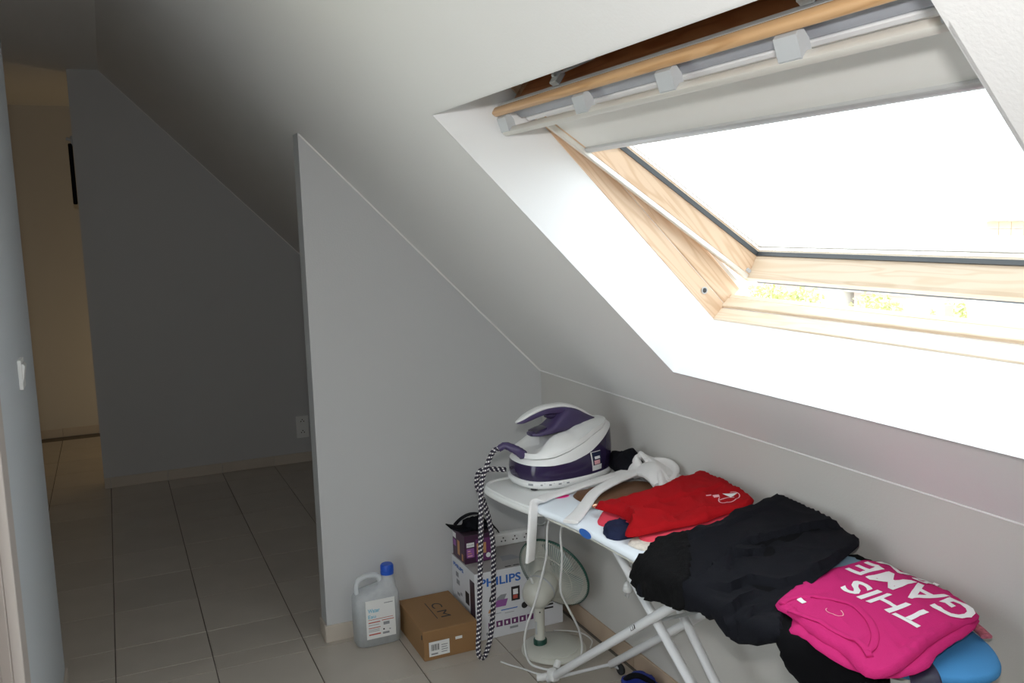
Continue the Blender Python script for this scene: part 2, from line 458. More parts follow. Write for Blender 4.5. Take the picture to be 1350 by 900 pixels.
dpart('jamb', (XL-.16, DY1-.012, .03), (XL, DY1, 2.05)); dpart('jamb', (XL-.16, DY0, .03), (XL, DY0+.012, 2.05))
dpart('frame', (XL-.07, DY1-.075, .03), (XL-.02, DY1-.012, 2.05)); dpart('frame', (XL-.07, DY0+.012, .03), (XL-.02, DY0+.075, 2.05))
dpart('frame', (XL-.07, DY0+.075, 1.98), (XL-.02, DY1-.075, 2.05)); dpart('frame', (XL-.07, DY0+.075, .03), (XL-.02, DY1-.075, .14))
dpart('glass_pane', (XL-.048, DY0+.07, .135), (XL-.042, DY1-.07, 1.985), GLASS)  # unseen glazing, added so daylight enters from the left

# ------------------------------------------------------------ roof window reveal
def quadtrim(name, pts, th):
    bm = newbm(); A = [bm.verts.new(p) for p in pts]; B = [bm.verts.new(V(p)+V(th)) for p in pts]
    bm.faces.new(A); bm.faces.new(list(reversed(B)))
    for k in range(4): bm.faces.new((A[k], B[k], B[(k+1) % 4], A[(k+1) % 4]))
    bmesh.ops.recalc_face_normals(bm, faces=bm.faces)
    return struct(name, bm, REVEAL)
D = .195
quadtrim('trim_4', [SN(.11, YA, 0), SN(1.078, YA, 0), SN(1.078, YA, D), SN(.205, YA, D)], (0, .006, 0))
quadtrim('trim_5', [SN(.11, YBW, 0), SN(1.078, YBW, 0), SN(1.078, YBW, D), SN(.205, YBW, D)], (0, -.006, 0))
quadtrim('trim_6', [SN(1.078, YA, 0), SN(1.078, YBW, 0), SN(1.078, YBW, D), SN(1.078, YA, D)], S*.011)
quadtrim('trim_7', [SN(.11, YA, 0), SN(.11, YBW, 0), SN(.205, YBW, D), SN(.205, YA, D)], -S*.006)
# ------------------------------------------------------------ the window itself
win = thing('window_1', SN(1.078, (YA+YBW)/2, D), kind='structure')
def part(name, lo, hi, m, bev=.002, parent=win, ax=SAX, o=O):
    bm = newbm(); obox(bm, o, ax, lo, hi, bev, 1); return obj(name, bm, m, parent)
jw = .042
bm = newbm()
obox(bm, O, SAX, (.19, YA-.001, D), (1.082, YA+jw, .252), .003, 1)
obox(bm, O, SAX, (.19, YA-.0035, .2518), (1.082, YA+jw, .318), .003, 1)
jl = obj('frame_jamb', bm, PS, win)
bm = newbm(); obox(bm, O, SAX, (.19, YBW-jw, D), (1.082, YBW+.001, .252), .003, 1); obox(bm, O, SAX, (.19, YBW-jw, .2518), (1.082, YBW+.0035, .318), .003, 1)
obj('frame_jamb', bm, PS, win)
bm = newbm(); lathe(bm, [(.0095, 0), (.0105, -.002), (.0072, -.0025), (.0065, .004), (0, .004)], SN(.993, YA-.002, .231), (0, 1, 0), 16)
obj('bore_hole', bm, GREYP, jl)
bm = newbm(); lathe(bm, [(.0068, 0), (0, -.0006)], SN(.993, YA-.0042, .231), (0, 1, 0), 16); obj('bore_plug', bm, DARKM, jl)
bm = newbm()
obox(bm, O, SAX, (1.074, YBW-.01, D), (1.12, YA+.01, .238), .003, 1)
obox(bm, O, SAX, (1.069, YBW-.01, .242), (1.12, YA+.01, .272), .004, 2)
obox(bm, O, SAX, (1.079, YBW-.01, .2355), (1.11, YA+.01, .244))
obox(bm, O, SAX, (1.0715, YBW-.01, .272), (1.12, YA+.01, .287), .002, 1)
obj('frame_sill', bm, PY, win)
bm = newbm()
obox(bm, O, SAX, (.12, YBW-.01, D), (.205, YA+.01, .25), .003, 1)
obox(bm, O, SAX, (.12, YBW-.01, .25), (.222, YA+.01, .33), .003, 1)
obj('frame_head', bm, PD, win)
# outside flashing strips
for y0, y1 in ((YA+.004, YA+.06), (YBW-.06, YBW-.004)):
    part('flashing', (.10, y0, .318), (1.12, y1, .333), ALU)
# sash, swung about its middle: local u down the slope, v outward
a_ = math.radians(11.55)
US = S*math.cos(a_)+N*math.sin(a_); VS = -S*math.sin(a_)+N*math.cos(a_); PO = SN(.66, 0, .2585)
UAX = (US, Y, VS)
ya, yb = YA-.012, YBW+.012
def sp(u, y, v): return PO+US*u+VS*v+Y*y
def sbm(*boxes, bev=.002):
    bm = newbm()
    for lo, hi in boxes: obox(bm, PO, UAX, lo, hi, bev, 1)
    return bm
# stiles (with sloped inner face) and bottom rail: profiles swept
def sweep(prof, P0, P1, ax0, ax1):
    bm = newbm(); A = [bm.verts.new(P0+ax0*p+ax1*q) for p, q in prof]; B = [bm.verts.new(P1+ax0*p+ax1*q) for p, q in prof]
    n = len(prof)
    bm.faces.new(A); bm.faces.new(list(reversed(B)))
    for k in range(n): bm.faces.new((A[k], B[k], B[(k+1) % n], A[(k+1) % n]))
    bmesh.ops.recalc_face_normals(bm, faces=bm.faces)
    return bm
STP = [(0, 0), (.012, 0), (.027, .010), (.041, .062), (.041, .080), (0, .080)]
obj('sash_stile', sweep(STP, sp(-.44, ya, 0), sp(.426, ya, 0), -Y, VS), PS, win)
obj('sash_stile', sweep(STP, sp(-.44, yb, 0), sp(.426, yb, 0), Y, VS), PS, win)
BRP = [(.426, .0), (.409, .001), (.404, .009), (.387, .062), (.387, .080), (.418, .080)]
obj('sash_bottom_rail', sweep(BRP, sp(0, ya, 0), sp(0, yb, 0), US, VS), PY, win)
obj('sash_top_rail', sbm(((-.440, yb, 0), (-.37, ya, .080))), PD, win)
obj('top_cladding', sbm(((-.468, yb, -.036), (-.452, ya, -.024))), ALU, win)
obj('bottom_cladding', sbm(((.40, yb+.02, .080), (.440, ya-.020, .088)), ((.426, yb+.02, .003), (.442, ya-.032, .013))), DARKM, win)
g0, g1 = ya-.040, yb+.040
obj('glass_pane', sbm(((-.40, g1-.01, .066), (.390, g0+.01, .070)), bev=0), GLASS, win)
bm = newbm()
for lo, hi in (((-.40, g0-.005, .060), (.389, g0+.002, .072)), ((-.40, g1-.002, .060), (.389, g1+.005, .072)), ((.383, g1, .060), (.390, g0, .072))):
    obox(bm, PO, UAX, lo, hi)
obj('gasket', bm, DARKM, win)
bm = newbm()
for lo, hi in (((-.40, g0-.010, .084), (.380, g0-.004, .090)), ((-.40, g1+.004, .084), (.380, g1+.010, .090)), ((.374, g1, .084), (.380, g0, .090))):
    obox(bm, PO, UAX, lo, hi)
obj('outer_bead', bm, ALU, win)
# ventilation flap: pine strip with its grip rail on brackets
fb = newbm(); obox(fb, PO, UAX, (-.472, yb-.004, -.058), (-.453, ya+.004, -.036), .007, 3)
flap = obj('ventilation_flap', fb, PF, win, smooth=40)
bm = newbm(); obox(bm, PO, UAX, (-.424, yb-.02, -.082), (-.409, ya+.0, -.064), .004, 2)
grip = obj('grip_rail', bm, ALUL, win, smooth=40)
for yy in (ya-.024, -1.652, -1.959, -2.265, yb+.06):
    bm = newbm()
    P = [(-.452, -.044), (-.452, -.060), (-.426, -.080), (-.414, -.080), (-.410, -.066), (-.430, -.050)]
    A = [bm.verts.new(sp(u, yy-.024, v)) for u, v in P]; B = [bm.verts.new(sp(u, yy+.024, v)) for u, v in P]
    n = len(P); bm.faces.new(A); bm.faces.new(list(reversed(B)))
    for k in range(n): bm.faces.new((A[k], B[k], B[(k+1) % n], A[(k+1) % n]))
    bmesh.ops.recalc_face_normals(bm, faces=bm.faces)
    obj('bracket', bm, GREYP, grip)
for yy in (-1.556, -2.308):
    bm = newbm()
    obox(bm, PO, UAX, (-.482, yy-.014, -.03), (-.468, yy+.014, .0), .002, 1)
    tube(bm, [sp(-.484, yy-.006, -.012), sp(-.484, yy+.006, -.012)], .006, 8)
    tube(bm, [sp(-.480, yy-.01, -.008), sp(-.44, yy-.045, .055)], .003, 6)
    obj('hinge', bm, GREYP, flap)
bm = newbm(); lathe(bm, [(.014, 0), (.02, .003), (.02, .02), (0, .022)], SN(.224, -1.79, .28), S, 16); obj('latch_plug', bm, DARKM, win)
# ------------------------------------------------------------ roller blind on the sash
bl = thing('roller_blind', sp(-.40, (ya+yb)/2, .0), 'grey roller blind pulled a little way down inside the roof window', 'blind')
b0, b1 = ya-.018, yb+.018
obj('fabric', sbm(((-.40, b1, .012), (-.215, b0, .0135)), bev=0), BLINDF, bl)
bm = newbm(); obox(bm, PO, UAX, (-.222, b1, .004), (-.206, b0, .020), .004, 2); obox(bm, PO, UAX, (-.208, b1, .008), (-.200, b0, .016), .003, 1)
obj('bottom_bar', bm, ALU, bl, smooth=40)
bm = newbm(); obox(bm, PO, UAX, (-.437, b1, -.028), (-.402, b0, .012), .008, 3); obj('cassette', bm, CASS, bl, smooth=40)
obj('cassette_lit_edge', sbm(((-.402, b1+.04, -.028), (-.390, b0-.02, .010))), PRINTW, bl)  # white colour stands for flash light on the cassette's lower part
for yy in (ya-.014, yb+.027):
    obj('side_channel', sbm(((-.40, yy-.013, -.004), (.405, yy, .010))), ALUL, bl)
bm = newbm(); obox(bm, PO, UAX, (.386, ya-.034, .012), (.402, ya-.022, .022), .002, 1); obj('channel_end', bm, GREYP, bl)

# ------------------------------------------------------------ ironing board
ZB = .745
BOARD = [(.447, -.975), (.475, -1.1), (.488, -1.25), (.498, -1.45), (.503, -1.65), (.506, -1.8), (.515, -1.9), (.545, -2.0), (.59, -2.08), (.63, -2.145), (.665, -2.195), (.71, -2.232), (.765, -2.247), (.815, -2.225), (.855, -2.18), (.885, -2.12), (.91, -2.03), (.925, -1.9), (.928, -1.7), (.918, -1.4), (.905, -1.1), (.895, -.96), (.87, -.925), (.60, -.885), (.50, -.905), (.455, -.935)]
TRAY = [(.400, -.70), (.408, -.650), (.44, -.612), (.52, -.60), (.84, -.60), (.90, -.63), (.915, -.72), (.915, -.87), (.88, -.92), (.62, -.925), (.50, -.962), (.45, -.958), (.42, -.85)]
bd = thing('ironing_board', (.70, -1.45, 0), 'white ironing board on crossed tube legs set along the low wall under the roof window', 'ironing board')
bc = chaikin(BOARD, 2)
bm = newbm(); prism(bm, bc, ZB-.022, ZB, .009)
cov = obj('board_cover', bm, COVER, bd, smooth=60)
# the cover's printed blue end begins below the folded shirt
nt = COVER.node_tree; bs = nt.nodes['Principled BSDF']; src = bs.inputs['Base Color'].links[0].from_socket
tcn = nt.nodes.new('ShaderNodeTexCoord'); sxyz = nt.nodes.new('ShaderNodeSeparateXYZ'); nt.links.new(tcn.outputs['Object'], sxyz.inputs[0])
lt = nt.nodes.new('ShaderNodeMath'); lt.operation = 'LESS_THAN'; lt.inputs[1].default_value = -.56; nt.links.new(sxyz.outputs[1], lt.inputs[0])
mxn = nt.nodes.new('ShaderNodeMix'); mxn.data_type = 'RGBA'; nt.links.new(lt.outputs[0], mxn.inputs[0]); nt.links.new(src, mxn.inputs[6])
mxn.inputs[7].default_value = (.055, .27, .58, 1); nt.links.new(mxn.outputs[2], bs.inputs['Base Color'])
bm = newbm(); prism(bm, [((x-.70)*.90+.70, (y+1.55)*.955-1.55) for x, y in bc], ZB-.034, ZB-.021); obj('board_plate', bm, CREAMP, bd)
bm = newbm(); tr = chaikin(TRAY, 2)
prism(bm, tr, ZB-.036, ZB-.012, .007)
tc_ = np.array(tr).mean(0)
A = [V((*p, ZB-.013)) for p in tr]; c2 = [V((*(tc_+(np.array(p)-tc_)*.93), ZB-.013)) for p in tr]
for k in range(len(A)):
    j = (k+1) % len(A)
tray = obj('iron_rest_tray', bm, WHITEP, bd, smooth=50)
bm = newbm(); tube(bm, [V((*(tc_+(np.array(p)-tc_)*.965), ZB-.011)) for p in tr[::2]], .005, 8, closed=True); obj('tray_rim', bm, WHITEP, tray, smooth=True)
bm = newbm(); prism(bm, chaikin([(.530, -.905), (.548, -.922), (.575, -.924), (.592, -.912), (.585, -.900), (.555, -.898)], 2), ZB+.0005, ZB+.0016); obj('pink_print', bm, PINKDOT, cov, label='pink printed spot on the cover')
bm = newbm()
ebm = [V((.4655+.0075*math.sin(t)*.0, -1.205+.030*math.cos(t), ZB-.011+.0125*math.sin(t))) for t in np.linspace(0, 2*PI, 20)[:-1]]
def edge_x(y):
    for (x0, y0), (x1, y1) in zip(BOARD, BOARD[1:]):
        if y1 <= y <= y0: return x0+(x1-x0)*(y-y0)/(y1-y0)
    return .5
for v in ebm: v.x = edge_x(v.y)-.0012-.002*0
face(bm, ebm); bmesh.ops.recalc_face_normals(bm, faces=bm.faces); obj('blue_print', bm, BLUEI, cov, label='blue printed spot on the rim of the cover')
# legs: tube pairs and feet
def leg(p, q, r=.0135):
    bm = newbm(); tube(bm, [p, q], r, 14); return obj('leg', bm, WHITEM, bd, smooth=40)
l1 = leg((.625, -.665, .012), (.625, -1.50, .640)); l2 = leg((.845, -.715, .036), (.845, -1.50, .628))
l3 = leg((.652, -.945, .708), (.652, -2.03, -.0+.015)); l4 = leg((.80, -1.215, .43), (.80, -1.70, .012))
bm = newbm(); tube(bm, [(.80, -1.215, .43), (.80, -.93, .70)], .0135, 12); obj('leg_extension', bm, WHITEM, l4, smooth=40)
bm = newbm(); tube(bm, [(.625, -1.235, .445), (.66, -1.235, .445), (.80, -1.235, .445), (.845, -1.235, .445)], .006, 8); obj('pivot_pin', bm, GREYP, bd, smooth=40)
bm = newbm(); tube(bm, [(.60, -1.49, .640), (.87, -1.49, .640)], .0105, 10); obj('height_bar', bm, WHITEM, bd, smooth=40)
bm = newbm()
box(bm, (.58, -2.0, .69), (.60, -.98, ZB-.034)); box(bm, (.80, -1.9, .69), (.82, -.98, ZB-.034)); obj('support_rail', bm, CREAMP, bd)
bm = newbm(); tube(bm, [(.64, -.93, .702), (.82, -.93, .702)], .008, 8); obj('leg_axle', bm, GREYP, bd, smooth=40)
bm = newbm(); tube(bm, [(.615, -.705, .034), (.845, -.715, .036)], .006, 8); obj('foot_rod', bm, WHITEM, bd, smooth=40)
bm = newbm(); tube(bm, [(.59, -.64, .013), (.605, -.648, .014), (.66, -.652, .016)], .013, 12); obj('foot', bm, WHITEP, l1, smooth=40)
bm = newbm(); obox(bm, (.625, -.70, .042), XYZ, (-.019, -.022, -.018), (.019, .022, .022), .012, 3); tube(bm, [(.64, -.69, .06), (.655, -.68, .078)], .012, 10)
obj('foot_clamp', bm, WHITEP, l1, smooth=50)
bm = newbm(); lathe(bm, [(0, -.008), (.015, -.008), (.019, -.005), (.019, .005), (.015, .008), (0, .008)], (.872, -.735, .0195), (1, .15, 0), 20); wh = obj('wheel', bm, RUBBER, l2, smooth=40)
bm = newbm(); lathe(bm, [(0, -.0095), (.012, -.0085), (.013, -.0075)], (.872, -.735, .0195), (-1, -.15, 0), 16); obj('wheel_hub', bm, GREYP, l2, smooth=40)
bm = newbm(); tube(bm, [(.845, -.715, .036), (.872, -.735, .0195)], .005, 6); obj('wheel_axle', bm, GREYP, l2)
bm = newbm(); tube(bm, [(.625, -1.985, .014), (.83, -1.985, .014)], .014, 10); obj('rear_foot', bm, WHITEP, bd, smooth=40)
# small black warning mark on the front tube
d1 = (V((.625, -1.50, .640))-V((.625, -.665, .012))).normalized(); o1 = V((.625, -.665, .012))+d1*.72
n1 = V((-.66, -.55, .5)); n1 = (n1-d1*n1.dot(d1)).normalized(); t1 = d1.cross(n1)
def onleg(a, b, r=.0139): return o1+d1*a+t1*(r*math.sin(b/r))+n1*(r*math.cos(b/r))
def legmark(name, pts, m, r):
    bm = newbm(); face(bm, [onleg(a, b, r) for a, b in pts]); obj(name, bm, m, l1)
for sg__ in (0,):
    legmark('warning_mark', [(-.015, -.006), (.015, -.006), (.015, .006), (-.015, .006)], BLACKI, .0150)
    legmark('warning_symbol', [(-.010, -.004), (.000, -.0055), (.000, .0055), (-.010, .004)], PRINTW, .0156)
    legmark('warning_symbol', [(.004, -.0055), (.010, -.0055), (.010, .0055), (.004, .0055)], PRINTW, .0156)

# ------------------------------------------------------------ steam generator
SO = V((.502, -.705, ZB-.010)); ca, sa = math.cos(math.radians(3)), math.sin(math.radians(3))
SX, SY = V((ca, sa, 0)), V((-sa, ca, 0))
def st(x, y, z): return SO+SX*x+SY*y+V((0, 0, z))
PLAN = chaikin([(0, -.045), (.02, -.085), (.07, -.115), (.15, -.120), (.24, -.108), (.31, -.08), (.352, -.035), (.362, 0), (.352, .035), (.31, .08), (.24, .108), (.15, .120), (.07, .115), (.02, .085), (0, .045), (-.004, 0)], 2)
CX = .165
lerp = lambda x, P: float(np.interp(x, [p[0] for p in P], [p[1] for p in P]))
bfun = lambda x: lerp(x, [(0, .082), (.08, .081), (.15, .086), (.22, .104), (.28, .135), (.32, .158), (.362, .172)])
sfun = lambda x: bfun(x)+lerp(x, [(0, .014), (.08, .022), (.16, .036), (.24, .040), (.30, .024), (.362, .010)])
tfun = lambda x: lerp(x, [(0, .120), (.04, .158), (.10, .168), (.20, .170), (.28, .182), (.362, .190)])
def rings(levels, close_top=True, close_bot=True):
    """levels: (scale, zfun); plan outline ring by ring"""
    bm = newbm(); R = []
    for s_, zf in levels:
        R.append([bm.verts.new(st(CX+(x-CX)*s_, y*s_, zf(x))) for x, y in PLAN])
    n = len(PLAN)
    for a, b in zip(R, R[1:]):
        for k in range(n): bm.faces.new((a[k], a[(k+1) % n], b[(k+1) % n], b[k]))
    if close_bot: bm.faces.new(list(reversed(R[0])))
    if close_top: bm.faces.new(R[-1])
    bmesh.ops.recalc_face_normals(bm, faces=bm.faces)
    return bm
mix = lambda f, g, t: (lambda x: f(x)*(1-t)+g(x)*t)
K = lambda z: (lambda x: z)
sg = thing('steam_generator', SO, 'white and dark purple steam generator base on the tray of the ironing board', 'steam station')
obj('base', rings([(.93, K(.004)), (.985, K(.007)), (1.03, K(.016)), (1.03, K(.026)), (1.0, K(.031))]), WHITEP, sg, smooth=50)
sh = lambda b: 1.0-.055*b
tank = obj('water_tank', rings([(.985, K(.031)), (1.005, mix(K(.033), bfun, .2)), (1.01, mix(K(.033), bfun, .45)), (1.0, mix(K(.033), bfun, .75)), (.985, bfun)]), PURPLEP, sg, smooth=50, label='dark purple glossy water tank')
obj('white_band', rings([(.988, bfun), (.985, mix(bfun, sfun, .15)), (.955, mix(bfun, sfun, .6)), (.925, sfun), (.80, sfun)]), WHITEP, sg, smooth=50)
for sx_, sy_ in ((.03, -.07), (.03, .07), (.30, -.06), (.30, .06)):
    bm = newbm(); lathe(bm, [(0, .001), (.012, .001), (.012, .008)], st(sx_, sy_, 0), n=10); obj('foot', bm, RUBBER, sg)
bm = newbm(); obox(bm, st(.235, -.121, .012), (SX, SY, V((0, 0, 1))), (-.025, -.002, -.009), (.02, .006, .006), .002, 1); obj('drain_slot', bm, PURPLEM, sg)
# patch on the tank front following its curve
front = sorted([p for p in PLAN if p[1] < 0], key=lambda p: p[0])
fx = [p[0] for p in front]; fy = [p[1] for p in front]
def tankpt(x, z, off=.0012, sc_=None):
    t = (z-.033)/(bfun(x)-.033)
    s_ = float(np.interp(t, [0, .2, .45, .75, 1], [.985, 1.005, 1.01, 1.0, .985]))
    y = float(np.interp(x, fx, fy))
    return st(CX+(x-CX)*s_, y*s_-off, z)
def patch(name, x0, x1, z0, z1, m, par, off, skew=0, nx=6, nz=4):
    bm = newbm(); G = [[bm.verts.new(tankpt(x0+(x1-x0)*i/nx+skew*j/nz, z0+(z1-z0)*j/nz, off)) for i in range(nx+1)] for j in range(nz+1)]
    for j in range(nz):
        for i in range(nx): bm.faces.new((G[j][i], G[j][i+1], G[j+1][i+1], G[j+1][i]))
    return obj(name, bm, m, par)
stk = patch('sticker', .228, .272, .040, .104, PAPER, tank, .0010, -.008)
patch('sticker_field', .2305, .2695, .058, .102, NAVY, tank, .0016, -.0055)
patch('sticker_picture', .236, .262, .060, .074, PRINTP, tank, .0021, -.002)
patch('sticker_picture', .238, .262, .078, .087, PRINTW, tank, .0021, -.002)
# control panel prints on the base rim front
def rimpt(x, z, off): 
    y = float(np.interp(x, fx, fy)); return st(CX+(x-CX)*1.03, y*1.03-off, z)
for x0, x1, z0, z1 in ((.012, .022, .018, .025), (.040, .046, .019, .024), (.064, .072, .019, .024), (.094, .104, .019, .024), (.122, .132, .019, .024), (.05, .053, .025, .0265), (.078, .081, .025, .0265), (.11, .113, .025, .0265)):
    bm = newbm(); face(bm, [rimpt(x0, z0, .001), rimpt(x1, z0, .001), rimpt(x1, z1, .001), rimpt(x0, z1, .001)]); obj('control_mark', bm, GREYI, sg)
# purple hose boot and braided hose
boot = [st(.02, -.02, .105), st(-.005, -.02, .125), (.470, -.70, ZB+.128), (.448, -.695, ZB+.118)]
bp = spline(boot, 5)
bm = newbm(); tube(bm, bp, [.016-.006*i/(len(bp)-1)+(.0012 if i % 2 else 0) for i in range(len(bp))], 12); obj('hose_boot', bm, PURPLEM, sg, smooth=True)
hp = [(.455, -.695, .867), (.436, -.675, .850), (.416, -.66, .795), (.402, -.65, .735), (.396, -.65, .60), (.388, -.645, .42), (.381, -.64, .261), (.375, -.64, .182), (.379, -.637, .143), (.400, -.630, .133), (.429, -.615, .184), (.449, -.60, .275), (.461, -.585, .38), (.470, -.57, .485), (.462, -.57, .565), (.440, -.575, .65), (.415, -.578, .715), (.420, -.59, .765), (.45, -.61, .775), (.50, -.635, .772)]
bm = newbm(); bm.loops.layers.uv.new('uv'); tube(bm, spline(hp, 8), .0088, 12, uv=True); obj('steam_hose', bm, BRAID, sg, smooth=True, label='black and white braided hose hanging in a loop')
# ------------------------------------------------------------ the iron parked on it
ir = thing('steam_iron', st(CX, 0, .11), 'white and purple iron parked on top of the steam generator', 'iron')
obj('iron_body', rings([(.80, mix(sfun, tfun, 0)), (.915, lambda x: sfun(x)+.003), (.90, lambda x: min(tfun(x), sfun(x)+.02) if x > .05 else sfun(x)+.02), (.80, lambda x: max(mix(sfun, tfun, .55)(x), sfun(x)+.006)), (.62, lambda x: max(mix(sfun, tfun, .9)(x), sfun(x)+.010)), (.40, lambda x: max(tfun(x), sfun(x)+.010))]), WHITEP, ir, smooth=60)
def loft(name, secs, m, par, p=.75, n=20, sub=5):
    """secs: (x, half width, z0, z1) in station axes"""
    P = spline([V((s[0], s[1], 0)) for s in secs], sub); Q = spline([V((s[2], s[3], 0)) for s in secs], sub)
    bm = newbm(); R = []
    sg_ = lambda c: math.copysign(abs(c)**p, c)
    for a, b in zip(P, Q):
        zm, zh = (b.x+b.y)/2, (b.y-b.x)/2
        R.append([bm.verts.new(st(a.x, a.y*sg_(math.cos(2*PI*k/n)), zm+zh*sg_(math.sin(2*PI*k/n)))) for k in range(n)])
    for a, b in zip(R, R[1:]):
        for k in range(n): bm.faces.new((a[k], a[(k+1) % n], b[(k+1) % n], b[k]))
    bm.faces.new(R[0]); bm.faces.new(list(reversed(R[-1]))); bmesh.ops.recalc_face_normals(bm, faces=bm.faces)
    return obj(name, bm, m, par, smooth=60)
up = loft('purple_body', [(.055, .020, .160, .172), (.08, .036, .158, .178), (.12, .042, .160, .192), (.155, .042, .160, .222), (.19, .040, .162, .243), (.225, .036, .164, .236), (.26, .027, .168, .216), (.29, .014, .178, .200), (.305, .004, .186, .192)], PURPLEM, ir)
hd = loft('handle', [(.010, .006, .206, .212), (.03, .013, .205, .222), (.06, .016, .212, .235), (.10, .017, .222, .246), (.14, .018, .224, .250), (.175, .022, .215, .249), (.20, .024, .20, .244)], PURPLEM, ir)
loft('handle_cap', [(.006, .006, .209, .2135), (.03, .0145, .217, .229), (.06, .0175, .229, .2435), (.10, .019, .240, .255), (.14, .020, .244, .2575), (.18, .022, .242, .2555), (.22, .022, .230, .244), (.25, .018, .215, .229), (.28, .011, .199, .210), (.30, .005, .189, .196)], WHITEP, ir, p=.9)
loft('trigger', [(.115, .008, .214, .224), (.135, .01, .208, .226), (.155, .008, .212, .224)], PURPLEP, hd)
loft('temperature_dial', [(.065, .030, .170, .174), (.09, .034, .170, .183), (.115, .03, .172, .188)], PURPLEP, up)
# ------------------------------------------------------------ cords
def cord(name, pts, r, m, label, cat='cord', n=8, par=None):
    bm = newbm(); tube(bm, spline(pts, 6), r, n); o = obj(name, bm, m, par, smooth=True)
    return tag(o, label, cat) if not par else o
cord('mains_cord', [(.70, -.80, .705), (.668, -.66, .60), (.656, -.62, .545), (.646, -.62, .433), (.609, -.61, .288), (.585, -.575, .172), (.585, -.555, .09), (.60, -.56, .03), (.63, -.575, .010), (.673, -.605, .006), (.751, -.603, .006), (.815, -.555, .020), (.80, -.57, .10), (.766, -.60, .165), (.722, -.61, .251), (.699, -.62, .311), (.709, -.62, .421), (.702, -.63, .527), (.72, -.70, .63), (.76, -.80, .705)], .0042, CABLE, 'white mains cord looping from the ironing board down to the floor')
cord('floor_cord', [(.53, -.46, .004), (.55, -.50, .004), (.58, -.545, .004), (.61, -.60, .004), (.66, -.635, .004)], .003, CABLE, 'thin white cord lying on the tiles in front of the fan')
cord('wire_ring', [(.925+.028*math.cos(t)-.0, -.012-.004*math.sin(t), .345+.030*math.sin(t)) for t in np.linspace(0, 2*PI*1.02, 16)], .003, CABLE, 'small ring of white wire hanging by the wall corner above the fan')
# hanging plug by the low wall
pl = thing('power_plug', (.900, -.74, .30), 'white two pin plug dangling beside the board leg near the wall', 'plug')
bm = newbm(); lathe(bm, [(0, .055), (.006, .054), (.007, .04), (.012, .035), (.018, .022), (.0175, .004), (.014, 0), (0, 0)], (.900, -.74, .302), (.15, 0, 1), 16); obj('plug_body', bm, WHITEP, pl, smooth=40)
for dy in (-.0095, .0095):
    bm = newbm(); tube(bm, [(.900, -.74+dy, .304), (.897, -.74+dy, .284)], .0024, 8); obj('pin', bm, ALU, pl, smooth=40)
cord('plug_cord', [(.908, -.74, .352), (.912, -.745, .42), (.905, -.76, .55), (.88, -.80, .70)], .003, CABLE, '', par=pl)

# ------------------------------------------------------------ cartons by the stub wall
def boxthing(name, x0, x1, y0, y1, z0, z1, m, label, cat, mt=None, bev=.0015):
    r = thing(name, ((x0+x1)/2, (y0+y1)/2, z0), label, cat)
    obj('body', boxbm((x0, y0, z0), (x1, y1, z1), bev, 1), m, r)
    if mt: obj('top_flaps', boxbm((x0+.001, y0+.001, z1-.0005), (x1-.001, y1-.001, z1+.0012), .0004, 1), mt, r)
    return r
UZ = V((0, 0, 1)); UX = V((1, 0, 0))
def pr(par, name, m, o, ux, uy, u0, u1, v0, v1):
    bm = newbm(); panel(bm, o, ux, uy, u0, u1, v0, v1); return obj(name, bm, m, par)
def lettering(par, s, m, o, ux, uy, w, h, bold=.0, name='lettering'):
    bm = textbm(s, .05, bold); fit(bm, o, ux, uy, w, h); return obj(name, bm, m, par)
# shoe box
sb = thing('shoe_box', (.387, -.175, 0), 'brown cardboard shoe box with a lid lying between the jug and the white carton', 'box')
obj('body', boxbm((.283, -.327, 0), (.491, -.023, .112), .0015, 1), KRAFT, sb)
lid = obj('lid', boxbm((.279, -.331, .078), (.495, -.019, .116), .002, 1), KRAFT, sb)
fy_ = -.3312
lettering(lid, 'C', BLACKI, (.372, -.135, .1163), (1, 0, 0), (0, 1, 0), .040, .042, .0)
lettering(lid, 'M', BLACKI, (.372, -.225, .1163), (1, 0, 0), (0, 1, 0), .040, .042, .0)
for ch in list(lid.children): bpy.data.objects.remove(ch)
# the letters read from the left long side: baseline runs towards the camera
lettering(lid, 'C', BLACKI, (.382, -.112, .1163), (0, -1, 0), (1, 0, 0), .046, .040)
lettering(lid, 'M', BLACKI, (.385, -.185, .1163), (0, -1, 0), (1, 0, 0), .058, .038)
pr(lid, 'underline', BLACKI, (.366, -.095, .1163), (0, -1, 0), (1, 0, 0), 0, .150, 0, .003)
lb = pr(sb, 'label', PAPER, (.302, -.3278, .014), UX, UZ, 0, .080, 0, .056)
for i in range(9): pr(lb, 'barcode_bar', BLACKI, (.310+.0036*i, -.3282, .036), UX, UZ, 0, .0022 if i % 3 else .0012, 0, .024)
for i in range(4): pr(lb, 'print_line', GREYI, (.350, -.3282, .024+.009*i), UX, UZ, 0, .022+.003*(i % 2), 0, .003)
pr(lb, 'print_line', GREYI, (.310, -.3282, .020), UX, UZ, 0, .026, 0, .006)
pr(sb, 'tag', PAPER, (.406, -.3280, .060), UX, UZ, 0, .027, 0, .011)
obj('lid_notch', boxbm((.277, -.322, .084), (.2795, -.318, .100)), BLACKI, lid)
